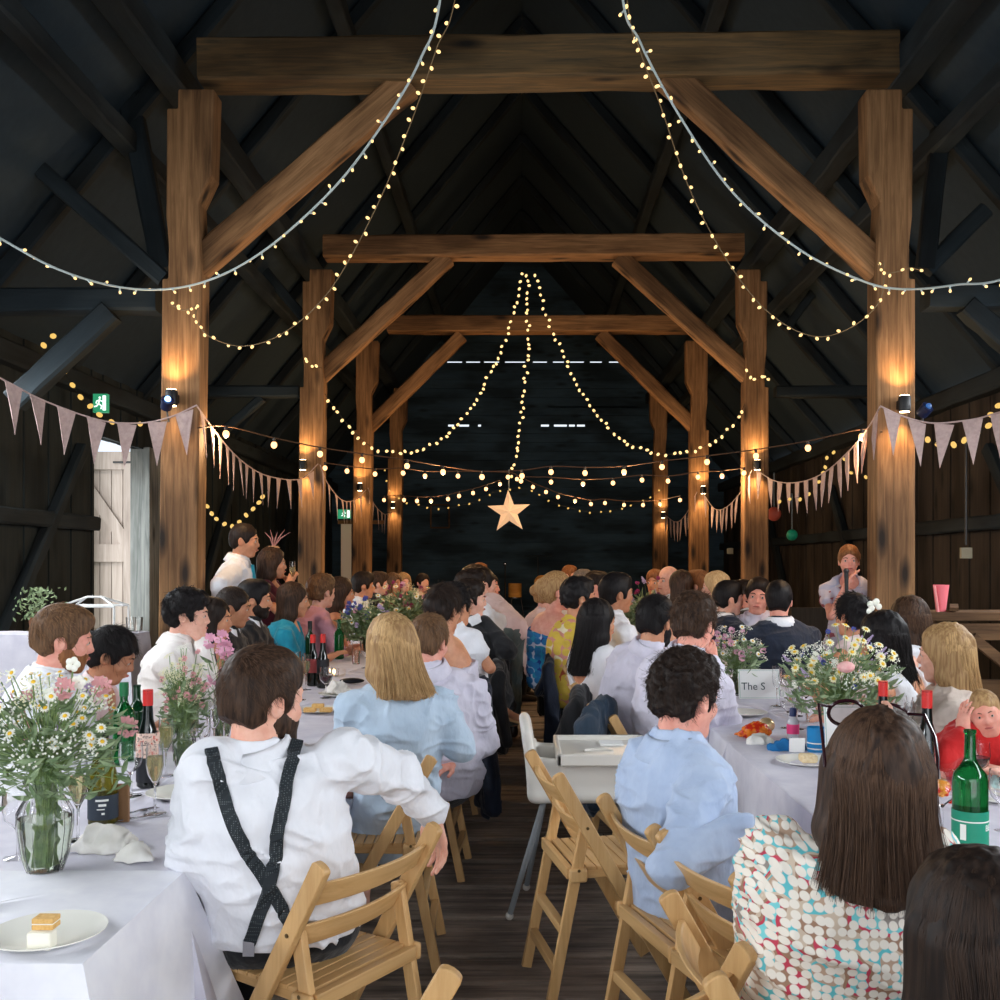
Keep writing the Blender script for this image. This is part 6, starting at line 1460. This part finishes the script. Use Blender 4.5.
person('curly light haired woman in pink behind the teal top', 322, 592, 8.5, face=60, look=40, lean=.08, sex='f', hair='curly', hc='mid', top='tee', tc=pinkd, bottom=SK(pinkd), sk='fair', scale=1.15)
person('bare shouldered woman in profile with wavy brown hair', 341, 594, 9.1, face=82, look=78, lean=.08, sex='f', hair='wavy', hc='brown', top='dress', tc=pinkd, bottom=SK(pinkd), sk='tan', scale=1.15)
person('dark haired man in a white shirt at the middle of the left row', 364, 586, 10.4, face=84, look=75, lean=.08, hair='short', hc='dark', top='shirt', tc=white, bottom=TR(greytr), sk='tan', scale=1.12)
person('man in a dark jacket just past the white shirted man', 379, 584, 11.2, face=88, look=80, hair='short', hc='brown', top='suit', tc=dark, bottom=TR(blackc), sk='fair', scale=1.05)
person('brown haired woman facing the aisle far down the left row', 394, 584, 12.1, face=120, look=130, sex='f', hair='bob', hc='mid', top='cap', tc=burg, bottom=SK(burg), sk='tan')
person('blonde woman facing the aisle, last but one on the left wall side', 404, 583, 12.9, face=140, look=150, sex='f', hair='bob', hc='blonde', top='cap', tc=navy, bottom=SK(navyskirt), sk='fair')
person('small dark haired guest at the far end of the left wall side', 423, 583, 13.6, face=120, look=140, sex='f', hair='updo', hc='dark', top='cap', tc=pinkd, bottom=SK(pinkd), sk='fair')
# ---- standing on the left
stm = person('standing man in a white shirt and teal tie leaning on a chair', 245, 541, 7.9, face=85, look=88, pitch=4, lean=.0, hair='crop', hc='dark', top='shirt', tc=white, bottom=TR(greytr), sk='tan', stand=.95, scale=1.08,
   pel=V(P(226,600,7.9).x,7.95,.98), arms={'R': P(222,606,7.6), 'L': P(262,606,8.1)}, J={'knR':V(-2.28,7.9,.52),'knL':V(-2.3,8.1,.52),'anR':V(-2.36,7.9,.09),'anL':V(-2.36,8.1,.09)})
tq = stm['Nk']; M().add([tq+stm['fw']*.10+V(0,-.02,-.03), tq+stm['fw']*.10+V(0,.02,-.03), tq+stm['fw']*.15+V(0,.035,-.42), tq+stm['fw']*.17+V(0,0,-.46), tq+stm['fw']*.15+V(0,-.035,-.42), tq+stm['fw']*.115+V(0,-.02,-.03), tq+stm['fw']*.115+V(0,.02,-.03), tq+stm['fw']*.165+V(0,.035,-.42), tq+stm['fw']*.185+V(0,0,-.46), tq+stm['fw']*.165+V(0,-.035,-.42)], [(0,1,2,3,4),(9,8,7,6,5),(0,5,6,1),(1,6,7,2),(2,7,8,3),(3,8,9,4),(4,9,5,0)]).build('tie', teal, stm['root'], smooth=False)
wb = person('woman in a burgundy dress and feathered hat holding a glass', 273, 564, 8.2, face=95, look=80, lean=.05, sex='f', hair='wavy', hc='brown', hairlen=.17, top='cap', tc=burg, bottom=SK(burg), sk='tan', stand=.92, scale=1.02, arms={'R': P(289,586,8.0), 'L': P(292,590,8.35)})
hq = wb['hl'](-.02,0,.13); fm_ = M().lathe([(0,.02),(.04,.014),(.055,0),(.04,-.004),(0,-.004)], 18); fm_.v = [(x+hq.x,y+hq.y,z+hq.z) for x,y,z in fm_.v]; fas = fm_.build('fascinator_disc', mat('hat_straw', S(176,140,110), .8)); props(fas, 'small disc hat with feathers on the burgundy dressed woman', 'hat')
SKIN_PART = M().tube([dotw['hl'](.012,.03,.143), dotw['hl'](.012,.0,.1445), dotw['hl'](.011,-.035,.139), dotw['hl'](.01,-.06,.125)], [.003,.0045,.004,.001], 6).build('hair_parting', skin('fair'), dotw['root'])
for k in range(5): a = k*.5-1; M().tube([hq, hq+V(.05*math.sin(a)+.02,0,.08), hq+V(.12*math.sin(a)+.03,.01*k,.13+.02*(k%2))],[.003,.006,.001],5).build('feather', mat('feather', S(150,110,110), .8), fas)
flute(wb['hnd'][1]+V(.03,-.01,-.02), 'flute of pale wine held by the woman in burgundy')
# ---- left row, aisle side
person('short brown haired man in a lilac shirt beside the fair haired woman', 430, 642, 4.75, face=285, look=22, pitch=6, lean=.0, hair='short', hc='mid', top='shirt', tc=lilac, bottom=TR(greytr), sk='pink', pel=P(450,780,4.9), arms={'R': P(452,762,4.72), 'L': 'lap'}, J={'shaxis': V(.9,.35,0)})
bs = person('woman with a bare tanned shoulder in a pale dress, leaning to the table', 444, 609, 5.35, face=290, look=30, lean=.02, sex='f', hair='updo', hc='dark', top='dress', tc=lilac, bottom=SK(lilac), sk='tan', pel=P(455,752,5.5), arms={'R': P(470,702,5.3),'L':'table'}, J={'shR': P(450,668,5.3)})
wr_ = person('dark haired woman in a white sleeveless top with a red wrist band', 456, 606, 6.15, face=295, look=40, lean=.04, sex='f', hair='messy', hc='black', top='cap', tc=white, bottom=SK(navyskirt), sk='tan', pel=P(463,728,6.3), arms={'R': P(478,650,6.15),'L':'table'}, J={'elR': P(490,668,6.1), 'shR': P(470,640,6.1), 'shaxis': V(.95,.3,0)}, scale=1.05)
rb = wr_['hnd'][1]; d_ = (wr_['hnd'][1]-wr_['elb'][1]).normalized(); M().tube([rb-d_*.02, rb-d_*.045],.036,12).build('wrist_band', red, wr_['root'])
person('dark haired woman in black with her hand to her mouth', 470, 600, 6.9, face=310, look=80, lean=.05, sex='f', hair='messy', hc='dark', top='suit', tc=dark, bottom=SK(navyskirt), sk='fair', arms={'R':'chin'}, pel=P(487,700,7.0), scale=1.05)
person('brown haired man in profile with a white shirt, hand on cheek', 472, 588, 7.9, face=340, look=92, lean=.0, hair='messy', hc='dark', top='shirt', tc=white, bottom=TR(greytr), sk='fair', arms={'R':'chin'}, pel=P(482,676,8.0), scale=1.12)
lean_p = person('guest bending forward in pale pink shirt and long grey green skirt', 484, 584, 8.9, face=300, look=70, lean=.3, sex='f', hair='bun', hc='dark', top='shirt', tc=pinkw, bottom=('skirt', greyskirt, 'long'), sk='fair', stand=.85, pel=P(508,632,8.6), arms={'R': P(485,610,8.5),'L': P(478,612,9.0)}, scale=1.1)
person('dark bearded man in profile far down the left row', 476, 582, 10.2, face=30, look=85, hair='messy', hc='dark', top='suit', tc=greytr, bottom=TR(greytr), sk='tan', beard='dark', scale=1.3)
person('smiling dark haired woman with hand by her mouth, farthest left of the aisle', 489, 587, 11.2, face=100, look=110, sex='f', hair='updo', hc='dark', top='suit', tc=dark, bottom=TR(blackc), sk='pink', arms={'R':'chin'}, scale=1.2)
person('guest with reddish hair behind the bearded man in profile', 480, 574, 13.0, face=140, look=140, hair='short', hc='ginger', top='shirt', tc=pinkw, bottom=TR(greytr), sk='pink', scale=1.1)
# ---- right row, aisle side
wm_ = person('brown haired man in a white shirt behind the pale blue shirt', 695, 624, 4.75, face=62, look=38, pitch=8, lean=.0, hair='messy', hc='brown', top='shirt', tc=lilac, bottom=TR(greytr), sk='pink', arms={'R': P(712,662,5.0), 'L':'chin'}, pel=P(668,775,4.9), J={'shR': P(718,690,4.7),'elR': P(726,725,4.8),'shL': P(672,672,5.0),'shaxis': V(.85,-.5,0)}, scale=1.1, wr=1.1)
person('black haired man in a white shirt with his hand to his face', 656, 622, 5.55, face=58, look=40, pitch=6, lean=.0, hair='short', hc='black', top='shirt', tc=lilac, bottom=TR(greytr), sk='tan', arms={'R': P(672,648,5.7), 'L':'table'}, pel=P(625,738,5.7), scale=1.12, beard='black', wr=1.12)
person('woman with long black hair and a white halter neck, back bare', 598, 622, 6.3, face=50, look=62, lean=.0, sex='f', hair='long', hc='black', top='strap', tc=white, bottom=SK(navyskirt), sk='tan', hairlen=.27, pel=P(605,715,6.4), scale=1.1)
person('dark haired man in a white shirt, turned to the right row bouquet', 617, 594, 7.5, face=70, look=72, lean=.06, hair='short', hc='black', top='shirt', tc=white, bottom=TR(greytr), sk='brown', scale=1.2)
person('dark haired woman in a yellow flowered dress', 579, 598, 7.2, face=70, look=70, lean=.05, sex='f', hair='messy', hc='black', top='cap', tc=yelfl, bottom=SK(navyskirt), sk='tan', scale=1.15)
person('blonde woman with pinned up hair in a strapless blue flowered dress', 558, 592, 8.1, face=55, look=80, lean=.03, sex='f', hair='updo', hc='blonde', top='dress', tc=bluefl, bottom=SK(navyskirt), sk='pink', scale=1.25, pel=P(551,680,8.2))
person('blonde woman in pale pink just left of the blue flowered dress', 547, 594, 9.2, face=60, look=60, lean=.03, sex='f', hair='bun', hc='blonde', top='cap', tc=pinkw, bottom=SK(navyskirt), sk='fair', scale=1.15)
person('pink faced man looking back across the right row', 584, 584, 10.5, face=150, look=130, hair='short', hc='grey', top='shirt', tc=white, bottom=TR(greytr), sk='pink', scale=1.15)
person('dark haired man just right of the pink faced man', 597, 586, 10.0, face=90, look=95, hair='messy', hc='dark', top='shirt', tc=white, bottom=TR(greytr), sk='pink', scale=1.1)
person('ginger haired guest at the far end right of the aisle', 570, 575, 13.5, face=120, look=120, hair='short', hc='ginger', top='shirt', tc=white, bottom=TR(greytr), sk='fair')
# ---- right row, wall side and far end
person('man with reddish hair facing the camera at the far right row', 655, 583, 10.6, face=215, look=210, hair='short', hc='ginger', top='shirt', tc=white, bottom=TR(greytr), sk='tan', scale=1.1)
person('balding man in a white collar at the far right row', 668, 581, 9.9, face=240, look=235, hair='bald', hc='grey', top='shirt', tc=white, bottom=TR(greytr), sk='fair', scale=1.2)
person('brown haired woman seen from behind at the far right row', 680, 587, 9.2, face=300, look=330, sex='f', hair='long', hc='brown', top='cap', tc=burg, bottom=SK(burg), sk='fair', scale=1.15)
person('ginger haired woman beside the brown haired one', 697, 586, 9.3, face=300, look=300, sex='f', hair='short', hc='ginger', top='cap', tc=navy, bottom=SK(navyskirt), sk='fair', scale=1.12)
person('woman with a smooth blonde bob at the far right row', 715, 588, 8.9, face=300, look=285, sex='f', hair='long', hc='fairblonde', top='cap', tc=lacec, bottom=SK(navyskirt), sk='fair', scale=1.12)
person('dark haired man in a navy suit beside the post, looking to the speaker', 729, 599, 8.3, face=70, look=80, hair='short', hc='black', top='suit', tc=navy, bottom=TR(blackc), sk='fair', scale=1.15)
person('bearded man in an open dark jacket behind the navy suit', 741, 596, 9.3, face=280, look=275, hair='messy', hc='dark', top='suit', tc=dark, bottom=TR(blackc), sk='pink', beard='brown', scale=1.1)
person('smiling dark haired man in a pale shirt facing the camera', 758, 597, 8.2, face=200, look=195, roll=-6, hair='short', hc='dark', top='shirt', tc=lilac, bottom=TR(greytr), sk='pink', scale=1.22, wr=1.1)
person('man in a navy jacket with his back to the camera, right of the smiling man', 779, 601, 7.2, face=350, look=20, lean=.02, hair='short', hc='black', top='suit', tc=navy, bottom=TR(blackc), sk='pink', scale=1.12, wr=1.12)
tf = person('dark haired woman with a white flower in her updo', 852, 616, 6.1, face=320, look=335, lean=.0, sex='f', hair='updo', hc='black', top='strap', tc=pinkw, bottom=SK(navyskirt), sk='tan', scale=1.05)
hb = tf['hl'](.02,-.14,.06); fo = M()
for k in range(6): fo.ball(hb+V(math.cos(k)*.03,-.02,math.sin(k*1.7)*.03), .02, 6, (1,.6,1))
fo.build('hair_flower', PET['white'], tf['root'])
person('black haired woman in a white dress with a bare back', 881, 640, 5.0, face=300, look=320, lean=.0, sex='f', hair='wavy', hc='black', top='strap', tc=white, bottom=SK(white), sk='tan', scale=1.08, hairlen=.28, pel=P(898,745,5.1), wr=1.1)
person('woman with smooth dark brown hair behind the white dress', 908, 620, 6.0, face=300, look=330, lean=.0, sex='f', hair='long', hc='brown', top='strap', tc=white, bottom=SK(navyskirt), sk='fair', hairlen=.26, scale=1.08)
person('woman with long wavy blonde hair and a cream lace top', 944, 655, 4.35, face=290, look=300, lean=.0, sex='f', hair='wavy', hc='blonde', top='lace', tc=lacec, bottom=SK(lacec), sk='fair', hairlen=.36, scale=1.02, pel=P(925,775,4.4))
spk = person('woman in a pale floral dress standing and speaking into a microphone', 849, 561, 7.5, face=195, look=195, sex='f', hair='updo', hc='ginger', top='cap', tc=speakfl, bottom=SK(speakfl), sk='pink', stand=.92, arms={'R': P(845,588,7.36)}, scale=.93)
mc = spk['hnd'][1]; mp_ = empty('microphone', mc, label='black microphone held by the speaking woman', cat='microphone'); M().tube([mc+V(0,-.04,-.07), mc+V(0,-.03,.11)],[.012,.016],10).build('mic_handle', BLACK, mp_); M().ball(mc+V(0,-.03,.125),.022,8).build('mic_head', mat('mic_mesh', S(70,70,74), .4, metal=.8), mp_)
# adult holding the baby at the right edge, and the baby
adult = person('blonde adult in navy at the right edge holding the baby', 1048, 655, 3.6, face=262, look=255, lean=.05, sex='f', hair='long', hc='blonde', top='shirt', tc=navy, bottom=TR(blackc), sk='fair', arms={'R': P(990,790,3.35), 'L': P(1010,775,3.3)}, pel=P(1030,800,3.75), hairlen=.22)
baby = person('baby in a red top resting its cheek on its hand', 986, 713, 3.42, face=215, look=205, roll=14, pitch=6, lean=0, sex='f', hair='crop', hc='blonde', top='shirt', tc=red, bottom=TR(red), sk='pink', scale=.62, pel=P(958,775,3.5), arms={'R': P(963,733,3.3), 'L': P(935,757,3.4)}, J={'elR': P(944,757,3.28), 'hdR': V(.04,0,1), 'palmR': V(.8,.3,0), 'shR': P(962,735,3.45),'shL': P(985,745,3.5), 'knR':P(935,778,3.4),'knL':P(960,790,3.4),'anR':P(930,800,3.4),'anL':P(955,810,3.4)}, wr=.9, strands=False)
# ---- coats hung on chairs
def coat(label, c, sx, sy, z0, z1, seed, m, ang=0, ex=None):
    c = Vector(c); g = SDF((c.x-.4,c.y-.4,max(0,z0-.05)),(c.x+.4,c.y+.4,z1+.08),.009); e = Matrix.Rotation(ang,3,'Z')
    for i in range(9):
        u = i/8*2-1; a = c+e@V(0,u*sy,0); top_ = z1-.05*u*u; b_ = c+e@V(.03+.02*math.sin(i*2+seed), u*sy*1.15, 0)
        g.cone((a.x,a.y,top_),(b_.x,b_.y,z0+.04+.03*math.sin(i*1.7+seed)), .026, .03+.012*math.sin(i*2.6+seed)**2, .03)
        a2 = c+e@V(-.07-.02*math.cos(i),u*sy,0); g.cone((a.x,a.y,top_),(a2.x,a2.y,z1-.25), .026, .025, .03)
    for k in (-1,1):
        a = c+e@V(-.02,k*sy*.95,0); b_ = c+e@V(.04,k*sy*1.2,0); g.cone((a.x,a.y,z1-.08),(b_.x,b_.y,max(z0+.1,z1-.55)), .045, .035, .02)
    vs, fs = g.mesh(); n = vnormals(vs, fs); vs = vs+n*(((1-np.abs(vnoise(vs*[14,14,3.5]+seed)))**3*.022-.008)[:,None])
    return props(mesh_obj('hanging_jacket', vs, fs, m), label, 'jacket')
coat('long dark navy coat hanging over a chair on the left of the aisle', P(482,700,5.55), .03, .2, .14, .86, 1, navy, .1); coat('second dark coat hanging behind it on the left of the aisle', P(497,690,6.6), .03, .19, .3, .84, 2, dark, .1)
coat('slate blue jacket hung over a chair in front of the white shirts', P(600,730,4.75), .03, .2, .38, .84, 3, denim, -.35); coat('dark green black jacket behind the slate blue jacket', P(580,720,5.3), .03, .17, .3, .83, 4, dark, -.2)
coat('long black coat over a chair on the right of the aisle', P(552,680,7.2), .03, .2, .2, .85, 5, navy, -.1); coat('black coat over a chair far on the right of the aisle', P(541,650,8.9), .03, .2, .2, .85, 6, dark, -.1)
coat('dark jacket on the chair of the man in the white shirt far left', P(503,650,8.2), .03, .2, .3, .84, 7, dark, .1)
# sandalled foot in the aisle
sf = P(512,718,6.7); sf.z = .0; ft = empty('sandal', sf, label='tan sandal on a crossed foot sticking into the aisle', cat='shoe'); q = P(511,716,6.6)
g = SDF(q-V(.2,.2,.12), q+V(.2,.2,.25), .007); g.cone(q+V(-.07,0,.05), q+V(.04,-.03,-.01), .03,.022,.02); g.cone(q+V(-.07,0,.05), q+V(-.12,.02,.16), .032,.036,.02); g.cone(q+V(.04,-.03,-.01), q+V(.075,-.04,-.018), .024,.016,.02); vs, fs = g.mesh(); mesh_obj('bare_foot', vs, fs, skin('tan'), ft)
M().bar(q+V(-.09,.0,.005), q+V(.09,-.045,-.045), .07, .016).build('sandal_sole', mat('tan_leather', S(206,168,120), .6), ft, bevel=.006); M().tube([q+V(-.03,-.035,.0),q+V(-.01,-.02,.04),q+V(.0,.02,.02)],.008,6).build('sandal_strap', mat('brown_leather', S(90,54,36), .5), ft)
# ================================================================ CAMERA, DAYLIGHT, EXPOSURE
light('AREA', 'doorway_daylight', (0,-6,2.3), 340, (.93,.96,1.0), rot=(math.radians(88),0,0), sx=8, sy=4)
light('AREA', 'side_door_daylight', (XL-.6,10.4,1.6), 50, (.9,.95,1.0), rot=(0,math.radians(-90),0), sx=2.4, sy=1.3)
light('SUN', 'sun', (-10,10,12), 1.2, (1,.95,.85), rot=(math.radians(35),math.radians(-38),0))
cd_ = bpy.data.cameras.new('camera'); cam = bpy.data.objects.new('camera', cd_); COL.objects.link(cam)
cam.location = (0,0,H); cam.rotation_euler = (PI/2,0,0); cd_.sensor_width = 36; cd_.lens = 36; cd_.sensor_fit = 'HORIZONTAL'
cd_.shift_x = -.022; cd_.shift_y = .065; cd_.clip_end = 200; cd_.clip_start = .05
bpy.context.scene.camera = cam
vs_ = bpy.context.scene.view_settings; vs_.view_transform = 'Standard'; vs_.look = 'None'; vs_.exposure = .15; vs_.gamma = 1; vs_.use_curve_mapping = False
